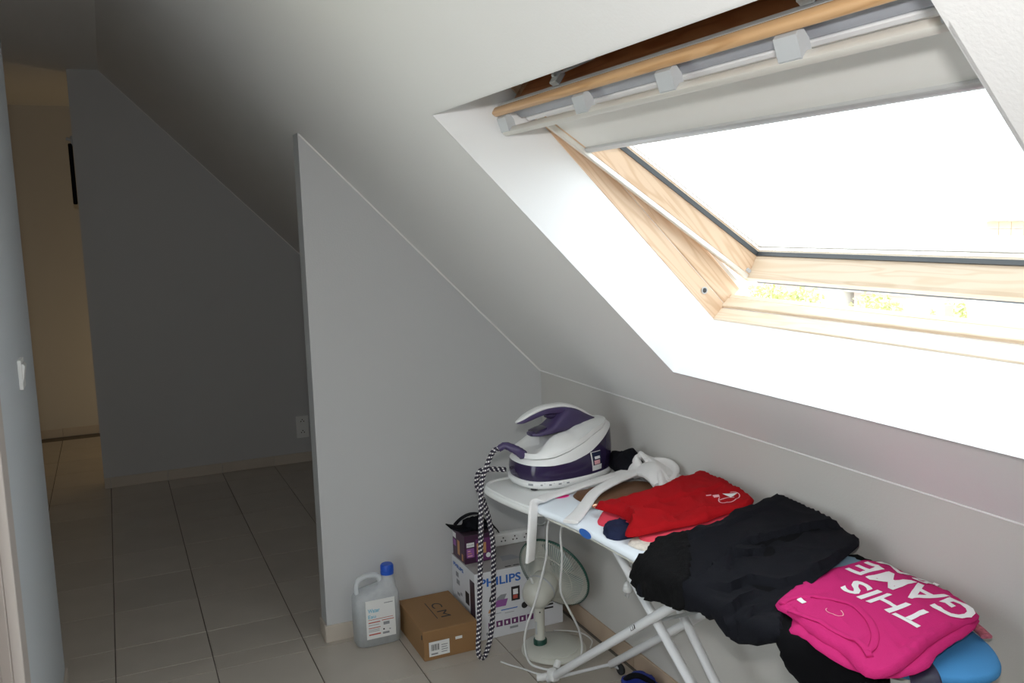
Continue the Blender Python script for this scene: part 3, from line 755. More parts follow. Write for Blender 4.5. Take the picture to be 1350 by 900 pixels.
# big white carton
bg_ = boxthing('iron_carton', .512, .885, -.272, -.022, 0, .270, CARTON, 'large white printed carton with blue lettering standing behind the fan against the stub wall', 'box', CARTONT)
FO = V((.512, -.2725, 0)); 
def fr(name, m, u0, u1, v0, v1): return pr(bg_, name, m, FO+V((0, -.0005*random.uniform(.5, 1), 0)), UX, UZ, u0, u1, v0, v1)
lettering(bg_, 'PHILIPS', BLUEI, FO+V((.020, -.0008, .212)), UX, UZ, .172, .034, .0012)
fr('picture_frame', BLACKI, .150, .186, .135, .192)
pr(bg_, 'picture_mark', PRINTW, FO+V((0, -.0014, 0)), UX, UZ, .157, .178, .160, .182)
pr(bg_, 'picture_mark', REDI, FO+V((0, -.0014, 0)), UX, UZ, .157, .176, .143, .158)
for i in range(6): fr('icon_square', PURPLEI, .050+.033*i, .077+.033*i, .042, .066)
for i in range(6): pr(bg_, 'icon_mark', PAPER, FO+V((0, -.0015, 0)), UX, UZ, .058+.033*i, .066+.033*i, .048, .060)
fr('blue_line', BLUEI, .105, .175, .104, .108); fr('print_line', GREYI, .05, .105, .096, .098); fr('print_line', GREYI, .120, .16, .091, .093)
for i, (a, b, c, d, m) in enumerate(((.055, .085, .150, .185, BLACKI), (.07, .135, .122, .150, PURPLEL), (.05, .07, .105, .128, ORANGEI), (.085, .13, .150, .170, GREYI))):
    bm = newbm(); face(bm, [FO+V((x, -.0009-.0002*i, z)) for x, z in ((a, c), (b-.01, c), (b, d), (a+.02, d), (a+.004, (c+d)/2))]); obj('picture_mark', bm, m, bg_)
fr('print_line', GREYI, .04, .055, .018, .028); fr('print_line', GREYI, .14, .175, .024, .033)
bm = newbm(); lathe(bm, [(0, .0), (.0135, 0)], FO+V((.205, -.0012, .108)), (0, -1, 0), 20); obj('round_mark', bm, BLACKI, bg_)
for i in range(4): fr('barcode_bar', BLACKI, .262, .33, .070+.014*i, .077+.014*i)
LO = V((.5115, -.272, 0))                                # left side of the carton
bm = newbm(); panel(bm, LO, (0, 1, 0), UZ, .002, .052, 0, .235); obj('dark_strip', bm, PURPLED, bg_)
lettering(bg_, 'PHILIPS', BLUEI, V((.5110, -.045, .232)), (0, -1, 0), UZ, .11, .016, .002)
for i, (y, z, w_, h_) in enumerate(((-.07, .195, .03, .02), (-.075, .165, .035, .02), (-.115, .13, .02, .012), (-.17, .12, .04, .05), (-.08, .12, .03, .012))):
    pr(bg_, 'side_mark', GREYI if i != 3 else BLACKI, V((.5112, y, z)), (0, -1, 0), UZ, 0, w_, 0, h_)
bm = newbm(); face(bm, [(.66, -.20, .2715), (.745, -.20, .2715), (.72, -.15, .2715), (.67, -.15, .2715)]); obj('tape_patch', bm, GREYI, bg_)
for i in range(2): pr(bg_, 'top_mark', BLACKI, (.645+.035*i, -.262, .2716), UX, (0, 1, 0), 0, .025, 0, .008)
# purple carton on top
pb = boxthing('bulb_carton', .516, .640, -.166, -.034, .2713, .384, PURPLEB, 'small dark purple carton standing on the large white carton', 'box', PURPLED)
PO_ = V((.516, -.1665, .2713))
def pf(name, m, u0, u1, v0, v1, k=1): return pr(pb, name, m, PO_+V((0, -.0004*k, 0)), UX, UZ, u0, u1, v0, v1)
wl_ = pf('logo_label', PAPER, .008, .040, .067, .085, 2)
lettering(wl_, 'PHILIPS', GREYI, PO_+V((.0105, -.0013, .0725)), UX, UZ, .027, .006)
pf('print_panel', PURPLEL, .008, .040, .025, .062, 1); pf('print_panel', PURPLEI, .046, .120, .004, .095, 1)
for u in (.050, .078): pf('bulb_picture', ORANGEI, u, u+.012, .035, .078, 3)
bm = newbm(); lathe(bm, [(0, 0), (.010, 0)], PO_+V((.098, -.0016, .024)), (0, -1, 0), 16); obj('bulb_picture', bm, PAPER, pb)
for i in range(3): pf('print_line', ORANGEI if i == 1 else PRINTP, .012, .032-.004*i, .030+.010*i, .034+.010*i, 3)
PL_ = V((.5155, -.034, .2713))
def ps(name, m, u0, u1, v0, v1, k=1): return pr(pb, name, m, PL_+V((-.0004*k, 0, 0)), (0, -1, 0), UZ, u0, u1, v0, v1)
ps('side_label', PAPER, .006, .042, .078, .100, 2); ps('bulb_picture', ORANGEI, .055, .080, .020, .078); ps('bulb_picture', ORANGEI, .10, .115, .008, .035); ps('print_panel', PURPLEL, .008, .040, .045, .070)
# black bag lying on the purple carton
bb = thing('black_pouch', (.585, -.10, .3855), 'crumpled black pouch with a strap lying on the small purple carton', 'pouch')
bm = newbm()
bmesh.ops.create_uvsphere(bm, u_segments=28, v_segments=16, radius=1)
for v in bm.verts:
    p = v.co.copy(); nz = noise.noise(p*1.6)*.35+noise.noise(p*3.5+V((4, 1, 2)))*.2
    r = 1+nz
    v.co = V((.590+p.x*.048*r, -.098+p.y*.045*r, max(.3862, .402+p.z*.034*r)))
obj('pouch_body', bm, BLACKC, bb, smooth=True)
bm = newbm()
fl_ = [[(.475, -.075, .418), (.50, -.07, .408), (.535, -.075, .402), (.565, -.085, .415)], [(.48, -.125, .413), (.51, -.13, .40), (.545, -.135, .395), (.575, -.13, .405)]]
G = [[bm.verts.new(p) for p in spline(r, 5)] for r in fl_]
for i in range(len(G[0])-1): bm.faces.new((G[0][i], G[1][i], G[1][i+1], G[0][i+1]))
fl2 = [[(.60, -.08, .425), (.63, -.085, .415), (.66, -.09, .40), (.672, -.095, .382)], [(.60, -.14, .415), (.635, -.145, .402), (.662, -.145, .388), (.675, -.145, .368)]]
G = [[bm.verts.new(p) for p in spline(r, 5)] for r in fl2]
for i in range(len(G[0])-1): bm.faces.new((G[0][i], G[1][i], G[1][i+1], G[0][i+1]))
o = obj('flap', bm, BLACKC, bb, smooth=True); md = o.modifiers.new('thickness', 'SOLIDIFY'); md.thickness = .004
o['kind'] = 'stuff'
bm = newbm(); P_ = spline([(.505, -.09, .412), (.53, -.09, .432), (.56, -.095, .447), (.59, -.10, .450), (.615, -.105, .444)], 5)
A = [bm.verts.new(p+V((0, -.010, 0))) for p in P_]; B = [bm.verts.new(p+V((0, .012, 0))) for p in P_]
for i in range(len(A)-1): bm.faces.new((A[i], A[i+1], B[i+1], B[i]))
o = obj('strap', bm, BLACKC, bb, smooth=True); md = o.modifiers.new('thickness', 'SOLIDIFY'); md.thickness = .004
bm = newbm(); obox(bm, (.650, -.148, .378), XYZ, (-.010, -.003, -.004), (.012, .003, .004), .002, 1); obj('buckle', bm, ALU, bb)
# multi socket strip leaning on the wall on top of the carton
ss = thing('power_strip', (.76, -.03, .2713), 'white multi socket strip standing on the large white carton against the wall', 'power strip')
sx0, sx1, sz0, sz1 = .648, .868, .2716, .322
obj('strip_body', boxbm((sx0, -.052, sz0), (sx1, -.012, sz1), .006, 3), WHITEP, ss, smooth=50)
for i in range(4):
    cx = sx0+.030+.052*i; c = V((cx, -.052, (sz0+sz1)/2))
    bm = newbm(); lathe(bm, [(.0205, .0), (.0205, -.0012), (.018, -.0016), (.017, .0002), (0, .0006)], c, (0, 1, 0), 24); sk = obj('socket', bm, WHITEP, ss, smooth=30)
    for dx, dz in ((-.0085, -.004), (.0085, -.004), (0, .009)):
        bm = newbm(); lathe(bm, [(0, -.0004), (.0032, -.0004), (.0032, .001)], c+V((dx, 0, dz)), (0, 1, 0), 10); obj('hole', bm, BLACKI, sk)
# ------------------------------------------------------------ jug
jg = thing('plastic_jug', (.176, -.078, 0), 'half full clear plastic jug with a blue cap beside the stub wall corner', 'jug')
def rr(cx, cy, hx_, hy_, p=.45, n=32):
    s_ = lambda c: math.copysign(abs(c)**p, c)
    return [(cx+hx_*s_(math.cos(2*PI*k/n)), cy+hy_*s_(math.sin(2*PI*k/n))) for k in range(n)]
def skin(levels, m, name, par, caps=(True, True), sm=50):
    bm = newbm(); R = [[bm.verts.new((x, y, z)) for x, y in rr(*a)] for z, a in levels]; n = len(R[0])
    for a, b in zip(R, R[1:]):
        for k in range(n): bm.faces.new((a[k], a[(k+1) % n], b[(k+1) % n], b[k]))
    if caps[0]: bm.faces.new(list(reversed(R[0])))
    if caps[1]: bm.faces.new(R[-1])
    return obj(name, bm, m, par, smooth=sm)
jc = (.176, -.078)
skin([(.001, (*jc, .080, .044)), (.008, (*jc, .087, .051)), (.10, (*jc, .089, .053)), (.185, (*jc, .088, .052)), (.203, (.180, -.078, .080, .047)), (.214, (.196, -.078, .060, .040, .6)), (.226, (.218, -.078, .038, .034, .75)), (.246, (.226, -.078, .028, .028, .95)), (.262, (.227, -.078, .021, .021, 1)), (.272, (.227, -.078, .021, .021, 1))], MILKY, 'body', jg)
skin([(.004, (*jc, .080, .045)), (.10, (*jc, .086, .050)), (.112, (*jc, .086, .050))], WATER, 'liquid', jg)
bm = newbm(); tube(bm, spline([(.108, -.078, .195), (.103, -.078, .225), (.112, -.078, .253), (.135, -.078, .264), (.165, -.078, .266), (.188, -.078, .260), (.197, -.078, .240), (.200, -.078, .222)], 5), .0105, 12); obj('handle', bm, MILKY, jg, smooth=True)
bm = newbm(); lathe(bm, [(0, .302), (.021, .301), (.0235, .298), (.024, .275), (.0255, .274), (.0255, .262), (.021, .261)], (.227, -.078, 0), n=28); cap = obj('cap', bm, CAPB, jg, smooth=40)
for k in range(24):
    a = 2*PI*k/24
    bm = newbm(); obox(bm, (.227+.0240*math.cos(a), -.078+.0240*math.sin(a), 0), XYZ, (-.0009, -.0009, .277), (.0009, .0009, .296)); obj('rib', bm, CAPB, cap)
bm = newbm(); box(bm, (.122, -.1322, .036), (.236, -.1314, .188)); jl_ = obj('label', bm, PAPER, jg)
JO = V((.122, -.1324, .036))
lettering(jl_, 'Water', CYANI, JO+V((.008, -.0004, .104)), UX, UZ, .046, .016, .0012)
lettering(jl_, 'Eau', CYANI, JO+V((.008, -.0004, .082)), UX, UZ, .030, .014, .0008)
def jp(m, u0, u1, v0, v1): return pr(jl_, 'print_line', m, JO+V((0, -.0004, 0)), UX, UZ, u0, u1, v0, v1)
for a in ((REDI, .008, .105, .0755, .0775), (REDI, .060, .108, .066, .069), (REDI, .008, .054, .063, .067), (REDI, .008, .054, .042, .045), (REDI, .008, .054, .015, .020), (GREYI, .072, .106, .133, .136), (GREYI, .066, .09, .048, .060), (GREYI, .062, .088, .012, .020), (BLACKI, .064, .070, .028, .034), (GREYI, .088, .094, .026, .030), (GREYI, .008, .05, .035, .037), (GREYI, .008, .05, .029, .031), (GREYI, .008, .05, .054, .056)): jp(*a)
# ------------------------------------------------------------ fan
fn = thing('table_fan', (.745, -.45, 0), 'white table fan with a green rimmed guard standing on the floor under the ironing board', 'fan')
bm = newbm(); lathe(bm, [(0, .0), (.116, .0), (.121, .004), (.121, .010), (.112, .020), (.085, .028), (.04, .033), (0, .034)], (.745, -.465, 0), n=48); fb_ = obj('base', bm, CREAMP, fn, smooth=40)
bm = newbm(); tube(bm, spline([(.66, -.533, .020), (.69, -.563, .0245), (.735, -.571, .0235), (.785, -.558, .0235), (.815, -.528, .022)], 6), .003, 8); obj('base_rib', bm, CREAMP, fb_, smooth=True)
PX, PY_ = .698, -.447
bm = newbm(); lathe(bm, [(.025, .024), (.0255, .046), (.023, .050), (.018, .050)], (PX, PY_, 0), n=28); obj('collar', bm, GREENP, fn, smooth=40)
bm = newbm(); lathe(bm, [(.0195, .048), (.0185, .10), (.019, .168), (.022, .174), (.022, .186), (.012, .196), (0, .198)], (PX, PY_, 0), n=28); po = obj('pole', bm, CREAMP, fn, smooth=40)
bm = newbm(); obox(bm, (PX-.018, PY_-.008, .10), XYZ, (-.003, -.006, -.028), (.001, .006, .022), .002, 1); obj('pole_plate', bm, GREYP, po)
bm = newbm(); lathe(bm, [(0, -.0195), (.003, -.0195), (.003, -.018)], (PX, PY_, .160), (.35, .9, 0), 10); obj('screw', bm, DARKM, po)
AX = V((.81, .49, .32)).normalized(); MC0 = V((PX-.010, PY_-.012, .236)); GC = MC0+AX*.118
E1 = AX.cross(V((0, 0, 1))).normalized(); E2 = E1.cross(AX)
bm = newbm(); lathe(bm, [(0, -.058), (.022, -.055), (.040, -.044), (.052, -.026), (.057, -.004), (.057, .020), (.052, .062), (.042, .072), (0, .074)], MC0, AX, 36); mo = obj('motor_housing', bm, CREAMP, fn, smooth=45)
bm = newbm(); lathe(bm, [(.0575, .018), (.0585, .020), (.0585, .024), (.0575, .026)], MC0, AX, 36); obj('housing_seam', bm, GREYP, mo, smooth=True)
bm = newbm(); tube(bm, [(PX, PY_, .18), (PX+.004, PY_, .205)], .016, 14); obox(bm, (PX+.012, PY_, .20), (E1, AX, E2), (-.02, -.03, -.02), (.02, .045, .012), .008, 2); obj('neck', bm, CREAMP, fn, smooth=45)
bm = newbm(); tube(bm, [MC0-AX*.012+E2*.05, MC0-AX*.020+E2*.082], [.006, .0045], 10); obj('swing_knob', bm, WHITEP, mo, smooth=True)
RG = .147
def ring(bm, r, off, t, n=64, m=6): tube(bm, [GC+AX*off+(E1*math.cos(2*PI*k/n)+E2*math.sin(2*PI*k/n))*r for k in range(n)], t, m, closed=True)
bm = newbm(); ring(bm, RG, 0, .0048, m=10); obj('guard_rim', bm, GREENP, fn, smooth=True)
def guard(name, sgn, depth):
    bm = newbm(); nw = 96
    for k in range(nw):
        pts = []
        for j in range(7):
            t = j/6; r = .04+(RG-.04)*t; off = sgn*depth*math.cos(t*PI/2*.98)**.7
            ang = 2*PI*k/nw+.28*t*1.0
            pts.append(GC+AX*off+(E1*math.cos(ang)+E2*math.sin(ang))*r)
        tube(bm, pts, .0014, 4, cap=False)
    ring(bm, .04, sgn*depth, .0022); ring(bm, .095, sgn*depth*.78, .0014)
    o = obj(name, bm, CREAMP, fn, smooth=True); o['kind'] = 'stuff'; return o
guard('rear_guard', -1, .042); guard('front_guard', 1, .050)
bm = newbm(); lathe(bm, [(0, .052), (.038, .051), (.042, .046), (.042, .042)], GC, AX, 32); obj('guard_badge', bm, GREENP, fn, smooth=40)
BLD = mat('fan_blade_plastic', (.30, .36, .35), .3, .03)
for k in range(3):
    bm = newbm(); a0 = 2*PI*k/3+.4
    R_ = []
    for i in range(9):
        a = a0+1.55*i/8; row_ = []
        for j in range(7):
            r = .022+.104*(j/6); tw = (i/8-.5)*.05*(1-.35*j/6)
            rr_ = r*(1-.10*((i/8-.5)*2)**2*(j/6))
            row_.append(bm.verts.new(GC+AX*(tw+.002)+(E1*math.cos(a)+E2*math.sin(a))*rr_))
        R_.append(row_)
    for i in range(8):
        for j in range(6): bm.faces.new((R_[i][j], R_[i+1][j], R_[i+1][j+1], R_[i][j+1]))
    o = obj('blade', bm, BLD, fn, smooth=True); md = o.modifiers.new('thickness', 'SOLIDIFY'); md.thickness = .0018; md.offset = 0
bm = newbm(); lathe(bm, [(0, .03), (.018, .028), (.024, .02), (.024, -.025), (0, -.026)], GC, AX, 24); obj('hub', bm, BLD, fn, smooth=40)
bm = newbm(); tube(bm, spline([(.80, -.36, .02), (.86, -.36, .006), (.90, -.40, .004), (.905, -.47, .004), (.87, -.52, .004)], 6), .003, 8); obj('fan_lead', bm, CABLE, fn, smooth=True)
# ------------------------------------------------------------ wall fittings
so = thing('wall_socket', (.458, YF, .245), 'white double wall socket on the far wall just above the skirting', 'socket')
obj('plate', boxbm((.416, YF-.010, .170), (.500, YF, .320), .003, 2), WHITEP, so)
for zc in (.283, .207):
    bm = newbm(); lathe(bm, [(.022, 0), (.022, -.0012), (.0195, -.0015), (.019, .001), (0, .0015)], (.458, YF-.0105, zc), (0, 1, 0), 24); sk = obj('socket', bm, WHITEP, so, smooth=30)
    for dx, dz in ((-.0095, 0), (.0095, 0), (0, .012)):
        bm = newbm(); lathe(bm, [(0, -.0006), (.0038, -.0006), (.0038, .0006)], (.458+dx, YF-.0105, zc+dz), (0, 1, 0), 10); obj('hole', bm, BLACKI, sk)
sw = thing('light_switch', (XL, -.40, 1.2), 'white rocker light switch on the left wall next to the passage', 'switch')
obj('plate', boxbm((XL, -.445, 1.16), (XL+.010, -.360, 1.245), .002, 2), WHITEP, sw)
bm = newbm(); A = [(XL+.010, 1.178), (XL+.018, 1.226), (XL+.013, 1.232), (XL+.0095, 1.232), (XL+.0095, 1.172)]
a1 = [bm.verts.new((x, -.432, z)) for x, z in A]; b1 = [bm.verts.new((x, -.373, z)) for x, z in A]
bm.faces.new(a1); bm.faces.new(list(reversed(b1)))
for k in range(5): bm.faces.new((a1[k], b1[k], b1[(k+1) % 5], a1[(k+1) % 5]))
bmesh.ops.recalc_face_normals(bm, faces=bm.faces); obj('rocker', bm, WHITEP, sw)
bk = thing('hanging_strap', (-.805, 2.77, 1.76), 'narrow black strap hanging from a grey hook at the left end of the far wall', 'strap')
bm = newbm(); obox(bm, (-.803, 2.765, 0), XYZ, (-.014, -.020, 1.765), (.010, .020, 2.125), .006, 2); obj('strap', bm, BLACKC, bk, smooth=50)
bm = newbm(); tube(bm, [(XF, 2.765, 2.15), (-.810, 2.765, 2.15), (-.824, 2.765, 2.155)], .010, 10); obox(bm, (-.797, 2.765, 2.14), XYZ, (-.004, -.018, -.03), (.008, .018, .03), .003, 1); obj('hook', bm, GREYP, bk, smooth=50)
# blue bag on the floor at the lower edge
bl_ = thing('blue_bag', (.88, -.86, 0), 'bright blue cloth bag with a black band lying on the floor below the ironing board', 'bag')
def blob(c, h, seed, amp=.25, flat=0):
    bm = newbm(); bmesh.ops.create_uvsphere(bm, u_segments=32, v_segments=20, radius=1)
    for v in bm.verts:
        p = v.co.copy(); r = 1+amp*noise.noise(p*1.5+V((seed, 0, 0)))+amp*.5*noise.noise(p*3.7+V((0, seed, 0)))
        v.co = V((c[0]+p.x*h[0]*r, c[1]+p.y*h[1]*r, max(flat, c[2]+p.z*h[2]*r)))
    return bm
obj('bag_body', blob((.868, -.873, .026), (.058, .068, .034), 3, .3, .001), BLUEB, bl_, smooth=True)
bm = newbm(); tube(bm, spline([(.825, -.83, .03), (.835, -.86, .062), (.855, -.89, .072), (.89, -.92, .05)], 5), .010, 8); obj('band', bm, BLACKC, bl_, smooth=True)

# ------------------------------------------------------------ clothes on the board
def ridge(p, ang, sx, sy, seed):
    c, s_ = math.cos(ang), math.sin(ang)
    u, v = p[0]*c+p[1]*s_, -p[0]*s_+p[1]*c
    q = noise.noise(V((u*sx, v*sy+.6*noise.noise(V((u*sx*.7, v*sy*.5, seed+5))), seed)))
    return (1-abs(q)*1.6)**3
class Cloth:
    """solid sheet of cloth: outline in plan, flat underside at zb, top(x, y); may drape over the near edge of the board"""
    def __init__(s, outline, top, zb, er=.025, wr=.004, ang=0, sx=6, sy=22, seed=0, folds=(), hang=None, smooth=2, h=.011, edge_wob=0, steps=()):
        s.steps = steps
        P = chaikin(outline, smooth) if smooth else np.array(outline, float)
        # resample
        Q = []
        for i in range(len(P)):
            a, b = P[i], P[(i+1) % len(P)]; n = max(1, int(np.linalg.norm(b-a)/h+.5))
            for k in range(n): Q.append(a+(b-a)*k/n)
        P = np.array(Q)
        if edge_wob:
            c = P.mean(0)
            P = np.array([p+(p-c)/np.linalg.norm(p-c)*edge_wob*noise.noise(V((p[0]*45, p[1]*45, seed+3))) for p in P])
        s.P, s.top, s.zb, s.er, s.wr, s.ang, s.sx, s.sy, s.seed, s.folds, s.hang, s.h = P, top, zb, er, wr, ang, sx, sy, seed, folds, hang, h
        s.A, s.B = P, np.roll(P, -1, 0)
    def zbf(s, x, y): return s.zb(x, y) if callable(s.zb) else s.zb
    def dist(s, x, y):
        p = np.array((x, y)); d = s.B-s.A; t = np.clip(((p-s.A)*d).sum(1)/((d*d).sum(1)+1e-12), 0, 1)
        return float(np.sqrt((((s.A+d*t[:, None])-p)**2).sum(1)).min())
    def height(s, x, y, d=None):
        d = s.dist(x, y) if d is None else d
        t = min(d/s.er, 1); pr_ = math.sqrt(max(0, 1-(1-t)**2))
        H = (s.top(x, y)-s.zbf(x, y))*(.22+.78*pr_)
        w_ = s.wr*(ridge((x, y), s.ang, s.sx, s.sy, s.seed)+.5*ridge((x, y), s.ang+.6, s.sx*2.2, s.sy*1.7, s.seed+9))
        for (ax, ay), (bx, by), wd, hh in s.folds:
            dx, dy = bx-ax, by-ay; L = dx*dx+dy*dy; tt = max(0, min(1, ((x-ax)*dx+(y-ay)*dy)/L))
            q = math.hypot(x-ax-dx*tt, y-ay-dy*tt); w_ += hh*math.exp(-(q/wd)**2)*math.sin(PI*min(1, .15+tt*.85))
        for pl, hh, fade in s.steps:
            best = None; n_ = len(pl)-1
            for i in range(n_):
                (ax, ay), (bx, by) = pl[i], pl[i+1]; dx, dy = bx-ax, by-ay; L = dx*dx+dy*dy
                tt = max(0, min(1, ((x-ax)*dx+(y-ay)*dy)/L)); ex, ey = x-ax-dx*tt, y-ay-dy*tt; q = math.hypot(ex, ey)
                if best is None or q < best[0]: best = (q, (1 if dx*ey-dy*ex > 0 else -1), (i+tt)/n_)
            q, sd, u = best
            tp = min(1, 4*u+.1)*min(1, 4*(1-u)+.1)
            w_ += hh*tp*(math.exp(-q/fade) if sd > 0 else -.35*math.exp(-q/(fade*.35)))
        return max(.001, H+w_*min(1, t+.15))
    def place(s, x, y, hgt):
        if s.hang:
            xe = s.hang(y); d = xe-x; r = .012
            if d > 0:
                a = min(d/r, PI/2); q = d-a*r
                wob = .010*math.sin(y*55+s.seed)*min(1, q/.05) + .005*math.sin(y*120)*min(1, q/.05)
                bx, bz = xe-r*math.sin(a)-max(0, wob), s.zbf(xe, y)-r*(1-math.cos(a))-q
                return V((bx-math.sin(a)*hgt, y, bz+math.cos(a)*hgt))
        return V((x, y, s.zbf(x, y)+hgt))
    def build(s, name, m, parent=None):
        lo, hi = s.P.min(0), s.P.max(0); pts = [V((p[0], p[1])) for p in s.P]; nb = len(pts)
        nx = int((hi[0]-lo[0])/s.h)+1; ny = int((hi[1]-lo[1])/s.h)+1
        inn = []
        for i in range(nx+1):
            for j in range(ny+1):
                x = lo[0]+(i+.5*(j % 2))*s.h; y = lo[1]+j*s.h
                # inside test
                c = False
                X1, Y1, X2, Y2 = s.A[:, 0], s.A[:, 1], s.B[:, 0], s.B[:, 1]
                m_ = (Y1 > y) != (Y2 > y)
                xi = X1[m_]+(y-Y1[m_])*(X2[m_]-X1[m_])/(Y2[m_]-Y1[m_])
                if (xi > x).sum() % 2 and s.dist(x, y) > s.h*.55: inn.append(V((x, y)))
        vs, es, fs, *_ = delaunay_2d_cdt(pts+inn, [(k, (k+1) % nb) for k in range(nb)], [], 1, 1e-6)
        bm = newbm()
        T_, B_ = [], []
        for p in vs:
            T_.append(bm.verts.new(s.place(p.x, p.y, s.height(p.x, p.y)))); B_.append(bm.verts.new(s.place(p.x, p.y, 0)))
        cnt = {}
        for f in fs:
            f = list(f)
            a = sum((vs[f[k]].x*vs[f[(k+1) % len(f)]].y-vs[f[(k+1) % len(f)]].x*vs[f[k]].y) for k in range(len(f)))
            if a < 0: f.reverse()
            bm.faces.new([T_[k] for k in f]); bm.faces.new([B_[k] for k in reversed(f)])
            for k in range(len(f)): cnt[(f[k], f[(k+1) % len(f)])] = 1
        for a, b in cnt:
            if (b, a) not in cnt: bm.faces.new((T_[a], B_[a], B_[b], T_[b]))
        return obj(name, bm, m, parent, smooth=75)
    def decal(s, name, bm, m, parent, off=.0012, seg=.009):
        bmesh.ops.triangulate(bm, faces=bm.faces)
        for _ in range(5):
            es = [e for e in bm.edges if e.calc_length() > seg]
            if not es: break
            bmesh.ops.subdivide_edges(bm, edges=es, cuts=1); bmesh.ops.triangulate(bm, faces=bm.faces)
        for v in bm.verts: v.co = s.place(v.co.x, v.co.y, s.height(v.co.x, v.co.y)+off)
        o = obj(name, bm, m, parent, smooth=True); return o
def strap(bm, pts, wd, th, sides, sub=7, p=.55, n=14):
    C = spline(pts, sub); Sd = spline(sides, sub) if len(sides) == len(pts) else None
    R = []
    for i, c in enumerate(C):
        t = (C[min(len(C)-1, i+1)]-C[max(0, i-1)]).normalized()
        sd = (Sd[i] if Sd else V(sides[0])); sd = (sd-t*sd.dot(t)).normalized(); up = sd.cross(t)
        sg_ = lambda q: math.copysign(abs(q)**p, q)
        wob = 1+.06*noise.noise(c*40)
        R.append([bm.verts.new(c+sd*(wd/2*wob*sg_(math.cos(2*PI*k/n)))+up*(th/2*sg_(math.sin(2*PI*k/n)))) for k in range(n)])
    for a, b in zip(R, R[1:]):
        for k in range(n): bm.faces.new((a[k], a[(k+1) % n], b[(k+1) % n], b[k]))
    bm.faces.new(list(reversed(R[0]))); bm.faces.new(R[-1]); bmesh.ops.recalc_face_normals(bm, faces=bm.faces)
Z0 = ZB+.0006
# brown flat pouch
bp_ = thing('leather_pouch', (.72, -.98, Z0), 'flat brown leather pouch with a copper coloured tip lying under the white belt', 'pouch')
Cloth([(.588, -.95), (.60, -.912), (.70, -.898), (.82, -.905), (.862, -.95), (.868, -1.03), (.80, -1.055), (.66, -1.05), (.592, -1.01)], lambda x, y: Z0+.015+.012*(x-.6), Z0, er=.02, wr=.001, seed=4, h=.014).build('pouch_body', BROWNL, bp_)
bm = newbm(); strap(bm, [(.600, -1.066, .7525), (.66, -1.073, .757), (.74, -1.075, .763), (.82, -1.07, .770)], .020, .012, [(0, 1, .3)]); obj('flap_edge', bm, BROWND, bp_, smooth=60)
bm = newbm(); tube(bm, spline([(.585, -1.062, .755), (.592, -1.064, .756), (.602, -1.066, .756)], 4), [.004, .0065, .0072, .0072, .0072, .0072, .007, .0068, .0065], 12); obj('copper_tip', bm, BRASS, bp_, smooth=50)
# black crumpled garment between iron and wall
tag(obj('black_garment', blob((.868, -.80, .785), (.048, .085, .040), 11, .35, Z0), BLACKC, smooth=True), 'small crumpled black garment wedged between the iron and the low wall', 'garment')
# white terry belt
bt = thing('terry_belt', (.86, -.95, Z0), 'white terry bathrobe belt knotted in a loop with one end hanging off the board', 'belt')
bm = newbm(); strap(bm, [(.865, -.862, .780), (.78, -.860, .768), (.68, -.875, .7615), (.58, -.896, .7555), (.51, -.913, .7535), (.462, -.945, .7525), (.436, -.975, .742), (.4265, -.985, .705), (.4225, -.982, .64), (.4185, -.978, .588)], .043, .011, [(0, 1, 0), (0, 1, 0), (.1, 1, 0), (.15, 1, 0), (.3, 1, 0), (.55, .8, 0), (.72, -.1+.6, 0), (.85, .5, 0), (.85, .5, 0), (.85, .5, 0)])
obj('hanging_end', bm, TERRY, bt, smooth=60)
bm = newbm(); strap(bm, [(.862, -.905, .790), (.80, -.925, .785), (.72, -.958, .782), (.634, -1.0, .7735), (.565, -1.06, .762), (.515, -1.105, .7545), (.470, -1.145, .7525)], .047, .011, [(.4, 1, 0)]*7); obj('short_end', bm, TERRY, bt, smooth=60)
bm = newbm()
strap(bm, [(.842, -.900, .778), (.858, -.862, .796), (.888, -.850, .806), (.905, -.89, .810), (.896, -.95, .806), (.872, -1.01, .798), (.845, -1.06, .785), (.83, -1.09, .772)], .060, .022, [(.6, .5, .6), (.5, .2, .7), (.3, -.5, .6), (-.7, -.4, .3), (-.8, -.5, .3), (-.8, -.5, .3), (-.8, -.5, .3), (-.8, -.5, .2)]); obj('knot_loop', bm, TERRY, bt, smooth=60)
bm = newbm(); strap(bm, [(.848, -.905, .785), (.845, -.96, .803), (.838, -1.01, .803), (.835, -1.06, .785)], .062, .024, [(.8, .4, .4)]); obj('knot_loop', bm, TERRY, bt, smooth=60)
bm = newbm(); strap(bm, [(.86, -1.07, .775), (.885, -1.05, .785), (.912, -1.01, .798), (.922, -.965, .805), (.905, -.925, .806), (.88, -.90, .80)], .046, .018, [(.5, .6, .6), (.5, .6, .6), (.5, .3, .7), (.3, 0, .9), (0, -.5, .8), (0, -.5, .8)]); obj('knot_loop', bm, TERRY, bt, smooth=60)
bm = newbm(); strap(bm, [(.875, -.89, .780), (.885, -.96, .788), (.88, -1.03, .782)], .085, .040, [(1, .2, 0)]); obj('knot_loop', bm, TERRY, bt, smooth=60)
